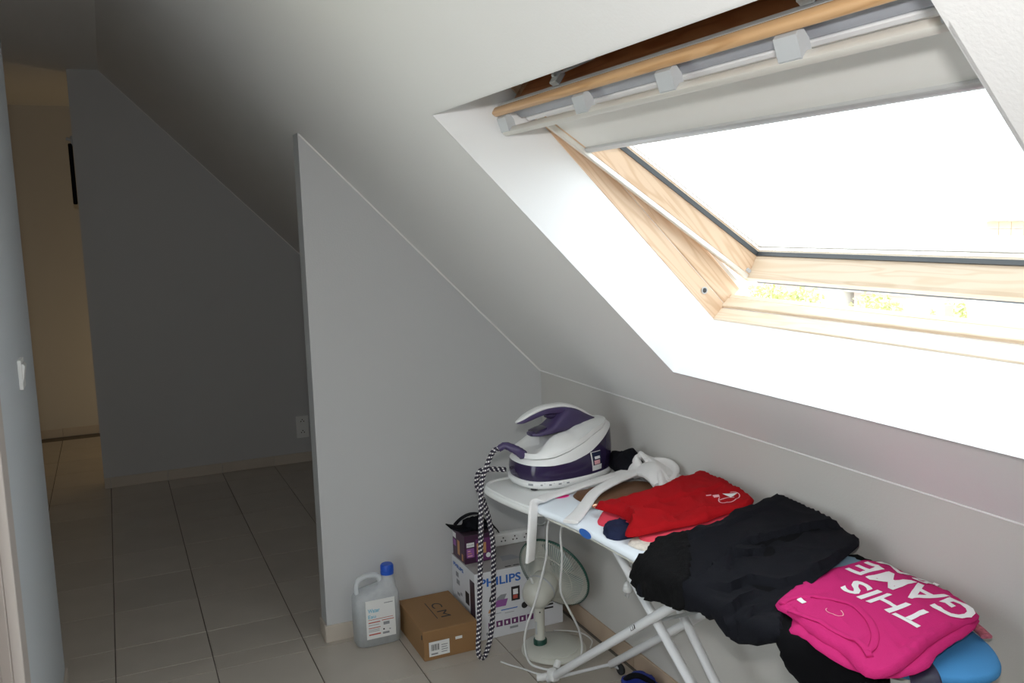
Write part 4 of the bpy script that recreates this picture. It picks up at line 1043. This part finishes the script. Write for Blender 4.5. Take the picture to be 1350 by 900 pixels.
# pile under the red shirt
RTOP = lambda x, y: .772+.165*(x-.5)
tag(Cloth([(.500, -1.285), (.520, -1.235), (.560, -1.195), (.62, -1.185), (.64, -1.24), (.60, -1.32), (.53, -1.325), (.505, -1.31)], lambda x, y: Z0+.015+.01*(x-.5), Z0, er=.010, wr=.006, sx=10, sy=24, seed=21, edge_wob=.006, smooth=1, h=.008).build('navy_garment', NAVY), 'dark navy garment poking out at the left front of the red shirt pile', 'garment', 'garments stacked under the red shirt')
tag(Cloth([(.523, -1.36), (.545, -1.335), (.60, -1.33), (.66, -1.37), (.62, -1.43), (.56, -1.435), (.53, -1.405)], lambda x, y: Z0+.010, Z0, er=.012, wr=.0015, seed=23, edge_wob=.006).build('white_garment', mat('cream_print_cloth', (.66, .60, .53), .85, .35, 90)), 'cream white patterned garment corner at the bottom front of the red shirt pile', 'garment', 'garments stacked under the red shirt')
cn2 = Cloth([(.568, -1.42), (.60, -1.385), (.70, -1.30), (.86, -1.20), (.90, -1.25), (.895, -1.42), (.83, -1.462), (.66, -1.465), (.59, -1.455)], lambda x, y: max(Z0+.010, RTOP(x, y)-.040), Z0, er=.014, wr=.004, seed=25)
tag(cn2.build('navy_garment', NAVY), 'dark navy folded garment beneath the front of the red shirt beside the black skirt', 'garment', 'garments stacked under the red shirt')
cc_ = Cloth([(.575, -1.13), (.545, -1.165), (.532, -1.20), (.556, -1.235), (.60, -1.29), (.56, -1.345), (.548, -1.385), (.60, -1.412), (.66, -1.424), (.70, -1.438), (.775, -1.440), (.83, -1.445), (.87, -1.38), (.88, -1.20), (.70, -1.14)], lambda x, y: RTOP(x, y)-.020, lambda x, y: max(Z0, RTOP(x, y)-.038), er=.010, wr=.002, seed=27, edge_wob=.004)
tag(cc_.build('coral_garment', CORAL), 'coral red folded garment showing its edge directly under the red shirt', 'garment', 'garments stacked under the red shirt')
tag(Cloth([(.885, -1.27), (.918, -1.30), (.926, -1.34), (.915, -1.39), (.88, -1.40), (.86, -1.33)], lambda x, y: .829, Z0, er=.02, wr=.002, seed=28).build('navy_garment', NAVY), 'navy collar end sticking out behind the red shirt at the wall', 'garment', 'garments stacked under the red shirt')
bm = newbm(); strap(bm, [(.755, -1.438, .787), (.80, -1.425, .796), (.85, -1.412, .803), (.885, -1.405, .808)], .016, .004, [(.2, -1, .4)]); tag(obj('patterned_trim', bm, mat('blue_lace_cloth', (.45, .50, .62), .85, .5, 260), smooth=60), 'strip of blue white patterned lace under the edge of the red shirt', 'trim')
# red shirt
rt = thing('red_shirt', (.72, -1.28, Z0), 'bright red folded shirt with a white crest print lying on the ironing board', 'shirt')
red = Cloth([(.557, -1.115), (.62, -1.132), (.72, -1.155), (.785, -1.163), (.814, -1.142), (.85, -1.158), (.915, -1.138), (.922, -1.17), (.905, -1.30), (.896, -1.40), (.882, -1.432), (.834, -1.452), (.763, -1.43), (.714, -1.438), (.62, -1.398), (.575, -1.382), (.540, -1.372), (.522, -1.352), (.540, -1.325), (.575, -1.295), (.585, -1.23), (.568, -1.16)], RTOP, lambda x, y: RTOP(x, y)-.011, er=.007, wr=.008, ang=.9, sx=4, sy=11, seed=31, folds=(((.80, -1.17), (.74, -1.30), .02, .006),), steps=(([(.62, -1.145), (.615, -1.22), (.64, -1.30), (.665, -1.34), (.665, -1.40)], -.022, .040), ([(.60, -1.22), (.585, -1.29), (.545, -1.34)], .016, .03), ([(.90, -1.30), (.78, -1.28), (.66, -1.22)], -.006, .04), ([(.84, -1.44), (.72, -1.36), (.66, -1.33)], .005, .03)), smooth=1, h=.008)
red.build('shirt_body', RED, rt)
def ringbm(cx, cy, ra, rb, wd, a0=0, a1=2*PI, rot=0, n=26):
    bm = newbm(); pv = None
    for k in range(n+1):
        a = a0+(a1-a0)*k/n
        q = [V((cx+(r_[0]*math.cos(a))*math.cos(rot)-(r_[1]*math.sin(a))*math.sin(rot), cy+(r_[0]*math.cos(a))*math.sin(rot)+(r_[1]*math.sin(a))*math.cos(rot), 0)) for r_ in ((ra, rb), (ra-wd, rb-wd))]
        q = [bm.verts.new(v) for v in q]
        if pv: bm.faces.new((pv[0], q[0], q[1], pv[1]))
        pv = q
    return bm
def polybm(pts): bm = newbm(); face(bm, [(x, y, 0) for x, y in pts]); return bm
red.decal('crest_print', ringbm(.835, -1.382, .036, .026, .0028, 1.9, 6.9, .35), PRINTP, rt)
red.decal('crest_print', polybm([(.835, -1.352), (.868, -1.376), (.838, -1.385)]), PRINTW, rt)
red.decal('crest_print', polybm([(.812, -1.338), (.826, -1.348), (.819, -1.362), (.808, -1.352)]), PRINTP, rt)
red.decal('crest_print', polybm([(.808, -1.372), (.846, -1.388), (.845, -1.392), (.808, -1.377)]), PRINTP, rt)
red.decal('crest_print', polybm([(.802, -1.322), (.812, -1.332), (.810, -1.336), (.800, -1.327)]), PRINTP, rt)
# black lace skirt over the middle of the board
hang = lambda y: edge_x(y)-.001
STOP = lambda x, y: Z0+.012+.22*max(0, x-.5)
bk_ = thing('black_skirt', (.68, -1.65, Z0), 'big black garment with a lace edge draped over the middle of the ironing board', 'skirt')
b1 = Cloth([(.926, -1.470), (.930, -1.56), (.921, -1.635), (.893, -1.79), (.87, -1.812), (.80, -1.830), (.70, -1.852), (.60, -1.872), (.555, -1.92), (.515, -1.965), (.490, -1.93), (.470, -1.905), (.450, -1.85), (.456, -1.815), (.474, -1.785), (.462, -1.765), (.466, -1.735), (.447, -1.68), (.437, -1.62), (.421, -1.55), (.412, -1.49), (.447, -1.477), (.444, -1.462), (.50, -1.475), (.525, -1.448), (.548, -1.428), (.60, -1.437), (.657, -1.452), (.739, -1.466), (.80, -1.452), (.86, -1.460)], STOP, lambda x, y: max(Z0, STOP(x, y)-.010), er=.006, wr=.007, ang=1.15, sx=2.6, sy=9, seed=41,
    steps=(([(.905, -1.79), (.905, -1.716), (.867, -1.673), (.777, -1.636), (.723, -1.62), (.66, -1.60)], -.016, .05), ([(.86, -1.815), (.80, -1.826), (.709, -1.83), (.634, -1.818), (.607, -1.754), (.551, -1.749), (.51, -1.70)], -.018, .05), ([(.606, -1.808), (.56, -1.80), (.503, -1.817), (.462, -1.862)], -.020, .04), ([(.70, -1.599), (.642, -1.64), (.592, -1.647), (.544, -1.67), (.49, -1.65)], .016, .04), ([(.92, -1.51), (.735, -1.503), (.63, -1.489), (.56, -1.47)], -.007, .05), ([(.59, -1.872), (.552, -1.843), (.501, -1.864)], -.014, .03), ([(.756, -1.621), (.709, -1.669), (.635, -1.649), (.58, -1.70)], -.014, .035), ([(.60, -1.50), (.55, -1.56), (.52, -1.62), (.47, -1.66)], .010, .03)),
    hang=hang, smooth=0, h=.0075, edge_wob=.002)
b1.build('skirt_body', BLACKC, bk_)
Cloth([(.90, -1.50), (.905, -1.64), (.875, -1.77), (.70, -1.82), (.60, -1.84), (.54, -1.80), (.54, -1.50), (.66, -1.475), (.86, -1.475)], lambda x, y: STOP(x, y)-.010, Z0, er=.01, wr=.002, seed=45, h=.02).build('inner_fold', BLACKD, bk_)
LACE = mat('black_lace', (.0045, .0045, .005), .85, .6, 70, .6, 130, spec=.12)
lace = Cloth([(.415, -1.487), (.447, -1.453), (.50, -1.472), (.55, -1.425), (.64, -1.447), (.63, -1.50), (.56, -1.60), (.50, -1.68), (.452, -1.685), (.432, -1.60)], lambda x, y: b1.zbf(x, y)+b1.height(x, y)+.004, Z0, er=.006, wr=.003, ang=.4, sx=25, sy=30, seed=43, hang=hang, smooth=1, h=.008, edge_wob=.006)
lace.build('lace_edge', LACE, bk_)
# black trousers under the pink shirt, one leg hanging down at the front
tr_ = Cloth([(.87, -1.735), (.925, -1.745), (.934, -1.80), (.925, -1.90), (.90, -2.02), (.80, -2.10), (.68, -2.12), (.635, -2.135), (.595, -2.145), (.46, -2.16), (.36, -2.16), (.34, -2.13), (.40, -2.06), (.47, -1.99), (.52, -1.935), (.60, -1.86), (.75, -1.78)], lambda x, y: Z0+.014+(.055*(x-.5) if x > .5 else 0), Z0, er=.014, wr=.003, ang=.2, sx=4, sy=14, seed=47, hang=hang, smooth=1, h=.012)
tag(tr_.build('black_trousers', BLACKD), 'plain black trousers under the pink shirt with a leg hanging off the board front', 'trousers')
# pink t-shirt
pk = thing('pink_shirt', (.72, -2.0, Z0), 'folded pink t-shirt with white lettering lying near the blue end of the ironing board', 'shirt')
ptop = lambda x, y: .779+.062*(x-.5)-.9*max(0, (x-.86))**1.4
po1 = [(.562, -1.882), (.60, -1.858), (.665, -1.836), (.74, -1.822), (.81, -1.816), (.905, -1.826), (.932, -1.842), (.925, -1.92), (.905, -2.04), (.868, -2.13), (.848, -2.143), (.80, -2.143), (.703, -2.158), (.64, -2.180), (.575, -2.198), (.530, -2.196), (.515, -2.170), (.545, -2.10), (.545, -2.02), (.566, -1.93)]
pink = Cloth(po1, ptop, lambda x, y: ptop(x, y)-.010, er=.007, wr=.0042, ang=.5, sx=4, sy=9, seed=51, folds=(((.60, -2.19), (.66, -2.10), .010, .005), ((.56, -2.15), (.60, -2.06), .010, .004), ((.70, -2.15), (.78, -2.13), .008, -.003), ((.575, -1.90), (.68, -1.90), .008, .0035)), steps=(([(.60, -2.195), (.64, -2.15), (.72, -2.13), (.80, -2.135)], -.008, .03), ([(.575, -1.90), (.64, -1.905), (.72, -1.90)], -.004, .03), ([(.66, -2.18), (.655, -2.12), (.69, -2.06)], -.005, .03)), smooth=1, h=.008)
pink.build('shirt_body', PINK, pk)
low = Cloth([(.60, -1.885), (.70, -1.845), (.90, -1.845), (.925, -1.93), (.878, -2.128), (.82, -2.155), (.70, -2.175), (.655, -2.20), (.625, -2.206), (.56, -2.195), (.528, -2.15), (.525, -2.06), (.540, -1.99), (.528, -1.965), (.555, -1.945)], lambda x, y: ptop(x, y)-.0115, lambda x, y: ptop(x, y)-.020, er=.006, wr=.0015, seed=53, smooth=1, h=.012, edge_wob=.003)
low.build('lower_fold', PINK, pk)
def stripbm(pts, wd):
    C = spline([(x, y, 0) for x, y in pts], 6); bm = newbm(); pv = None
    for i, c in enumerate(C):
        t = (C[min(len(C)-1, i+1)]-C[max(0, i-1)]).normalized(); sd = V((-t.y, t.x, 0))
        q = (bm.verts.new(c+sd*wd/2), bm.verts.new(c-sd*wd/2))
        if pv: bm.faces.new((pv[0], q[0], q[1], pv[1]))
        pv = q
    return bm
def band(name, pts, wd, m, off, th):
    C = spline([(x, y, 0) for x, y in pts], 6)
    C3 = [pink.place(c.x, c.y, pink.height(c.x, c.y)+off) for c in C]
    sides = []
    bm = newbm(); R = []
    for i, c in enumerate(C3):
        t = (C3[min(len(C3)-1, i+1)]-C3[max(0, i-1)]).normalized(); sd = V((-t.y, t.x, 0)).normalized(); up = sd.cross(t)
        if up.z < 0: up = -up
        R.append([bm.verts.new(c+sd*wd/2*math.cos(2*PI*k/10)+up*th*math.sin(2*PI*k/10)) for k in range(10)])
    for a, b in zip(R, R[1:]):
        for k in range(10): bm.faces.new((a[k], a[(k+1) % 10], b[(k+1) % 10], b[k]))
    bm.faces.new(R[0]); bm.faces.new(list(reversed(R[-1]))); bmesh.ops.recalc_face_normals(bm, faces=bm.faces)
    return obj(name, bm, m, pk, smooth=True)
PINKI = mat('pink_inner_cloth', (.66, .018, .19), .85, .05, 14, .2, 300)
pink.decal('inner_back', polybm([(.585, -1.90), (.622, -1.893), (.655, -1.925), (.672, -1.972), (.656, -2.03), (.615, -2.088), (.585, -2.10), (.575, -2.05), (.572, -1.98)]), PINK, pk, .0008)
band('neck_band', [(.572, -1.895), (.605, -1.883), (.640, -1.900), (.668, -1.935), (.682, -1.978), (.668, -2.035), (.635, -2.085), (.598, -2.118), (.565, -2.135)], .016, PINK, .0012, .0030)
band('back_neck_band', [(.566, -1.925), (.574, -1.97), (.578, -2.02), (.580, -2.07), (.574, -2.115), (.556, -2.15)], .014, PINK, .0012, .0028)
pink.decal('neck_label', polybm([(.603, -1.905), (.616, -1.904), (.618, -1.919), (.605, -1.920)]), PRINTW, pk, .0022)
pink.decal('inner_print', ringbm(.630, -1.985, .012, .022, .0016, 1.5, 6.0), PRINTP, pk, .0016)
def ptext(s_, x_top, x_bot, y0, y1, bold, shear=0):
    """glyphs read away from the camera, tops towards the neck (-x)"""
    bm = textbm(s_, .05, bold); fit(bm, (x_bot, y0, 0), (0, 1, 0), (-1, 0, 0), y1-y0, x_bot-x_top)
    pink.decal('lettering', bm, PRINTW, pk, .0012)
ptext('THIS', .716, .778, -2.112, -1.905, .0010)
ptext('GAME', .796, .868, -2.140, -1.842, .0010)
ptext('RN', .883, .922, -1.99, -1.850, .0008)
# scraps seen round the pink shirt
tag(Cloth([(.775, -1.80), (.80, -1.775), (.87, -1.757), (.895, -1.775), (.88, -1.85), (.80, -1.86)], lambda x, y: .792, .772, er=.008, wr=.001, seed=61).build('teal_garment', mat('pale_teal_cloth', (.25, .42, .55), .85, .2, 40)), 'pale teal folded garment peeping out between the black skirt and pink shirt', 'garment')
tag(Cloth([(.735, -1.845), (.74, -1.815), (.775, -1.80), (.80, -1.83), (.78, -1.87)], lambda x, y: .785, .768, er=.006, wr=.001, seed=63).build('patterned_garment', mat('patterned_cloth', (.48, .44, .40), .85, .7, 110)), 'small patterned grey beige cloth corner left of the pink shirt', 'garment')
ns = thing('navy_ribbon_garment', (.66, -2.17, Z0), 'navy satin garment corner hanging over the blue rim just below the pink shirt', 'garment')
bm = newbm(); strap(bm, [(.70, -2.10, .7575), (.672, -2.145, .757), (.650, -2.185, .7535), (.640, -2.203, .742), (.634, -2.213, .722)], .055, .005, [(.85, -.5, 0)]*5, p=.4); obj('satin_fold', bm, NAVYS, ns, smooth=60)
bm = newbm(); strap(bm, [(.700, -2.125, .7625), (.684, -2.150, .7625), (.672, -2.168, .7600)], .020, .004, [(.85, -.5, 0)]*3, p=.4); obj('white_facing', bm, PRINTW, ns, smooth=60)
bm = newbm(); strap(bm, [(.925, -1.95, .756), (.905, -2.05, .756), (.882, -2.115, .756), (.865, -2.150, .756)], .022, .008, [(1, 0, 0)]*4)
tag(obj('striped_garment', bm, mat('red_white_cloth', (.45, .12, .16), .85, .9, 120), smooth=60), 'red and white patterned edge of cloth under the far side of the pink shirt', 'garment')

# ------------------------------------------------------------ outside, seen through the roof window
GZ = -5.6
struct('ground', boxbm((-60, -60, GZ-.3), (70, 70, GZ)), GRASS)
def house(x0, x1, y0, y1, zt, m, label, wins=(), band=None, roof=None):
    h = thing('house', ((x0+x1)/2, (y0+y1)/2, GZ), label, 'house')
    obj('walls', boxbm((x0, y0, GZ), (x1, y1, zt)), m, h)
    obj('roof', boxbm((x0-.25, y0-.25, zt), (x1+.25, y1+.25, zt+.14)), roof or STUCCO, h)
    for (ya_, yb_, za, zb_) in wins:
        f = obj('window', boxbm((x0-.06, ya_, za), (x0+.02, yb_, zb_)), STUCCO, h)
        obj('pane', boxbm((x0-.07, ya_+.08, za+.08), (x0-.055, yb_-.08, zb_-.08)), mat('far_pane', (.45, .50, .55), .1), h)
    if band:
        for k in range(8):
            for j in range(2):
                y_, z_ = band[0]+k*.28, band[1]+j*.145
                obj('brick_panel', boxbm((x0-.05, y_+.008, z_+.008), (x0+.01, y_+.272, z_+.137)), BRICK, h)
    return h
house(16, 24, 2.5, 10.05, 1.30, STUCCO, 'pale flat roofed house with an orange brick band beyond the roof window', wins=((8.2, 9.4, -1.4, -.1), (5.2, 6.8, -1.4, -.1)), band=(7.4, .98))
house(20, 27, 21.5, 33, -1.05, STUCCO, 'low cream house with a tan roof edge far left through the window gap', roof=BRICK, wins=((24, 25.4, -3.5, -2),))
house(24, 30, 18.9, 21.2, -1.35, PINKH, 'small pinkish house between the trees beyond the open window', wins=((19.4, 20.3, -3.2, -2.2),))
def tree(x, y, zt, r, seed, label):
    t = thing('tree', (x, y, GZ), label, 'tree', 'trees beyond the roof window')
    bm = newbm(); tube(bm, [(x, y, GZ), (x+.1, y, GZ+1.2), (x, y+.1, zt-r)], [.14, .11, .06], 8); obj('trunk', bm, mat('bark', (.22, .16, .11), .9, .2, 10), t, smooth=True)
    rnd = random.Random(seed); bm = newbm()
    for k in range(1000):
        u, v = rnd.uniform(0, 2*PI), math.acos(rnd.uniform(-1, 1)); q = r*rnd.uniform(.55, 1.0)*(1+.3*noise.noise(V((u, v, seed))))
        c = V((x+q*math.cos(u)*math.sin(v), y+q*math.sin(u)*math.sin(v), zt-r+q*math.cos(v)))
        a, b = V((rnd.gauss(0, 1), rnd.gauss(0, 1), rnd.gauss(0, 1))).normalized(), V((rnd.gauss(0, 1), rnd.gauss(0, 1), rnd.gauss(0, 1))).normalized()
        L = r*.10
        face(bm, [c-a*L, c+b*L*.5, c+a*L, c-b*L*.5])
    o = obj('foliage', bm, LEAF, t); o['kind'] = 'stuff'
tree(16.5, 15.8, -.35, .95, 1, 'pale green tree at the left of the open window gap')
tree(17.2, 17.9, -.50, .7, 2, 'small pale green tree just behind the leftmost tree in the gap')
tree(16.2, 12.75, -.42, .8, 3, 'pale green tree in the middle of the open window gap')
tree(16.8, 11.0, -.55, .7, 4, 'pale green tree right of the middle one in the window gap')
post = obj('gate_post', boxbm((15.0, 9.78, GZ), (15.25, 10.0, -.42)), BRICK); tag(post, 'tan masonry post in front of the pale house beyond the window', 'post')
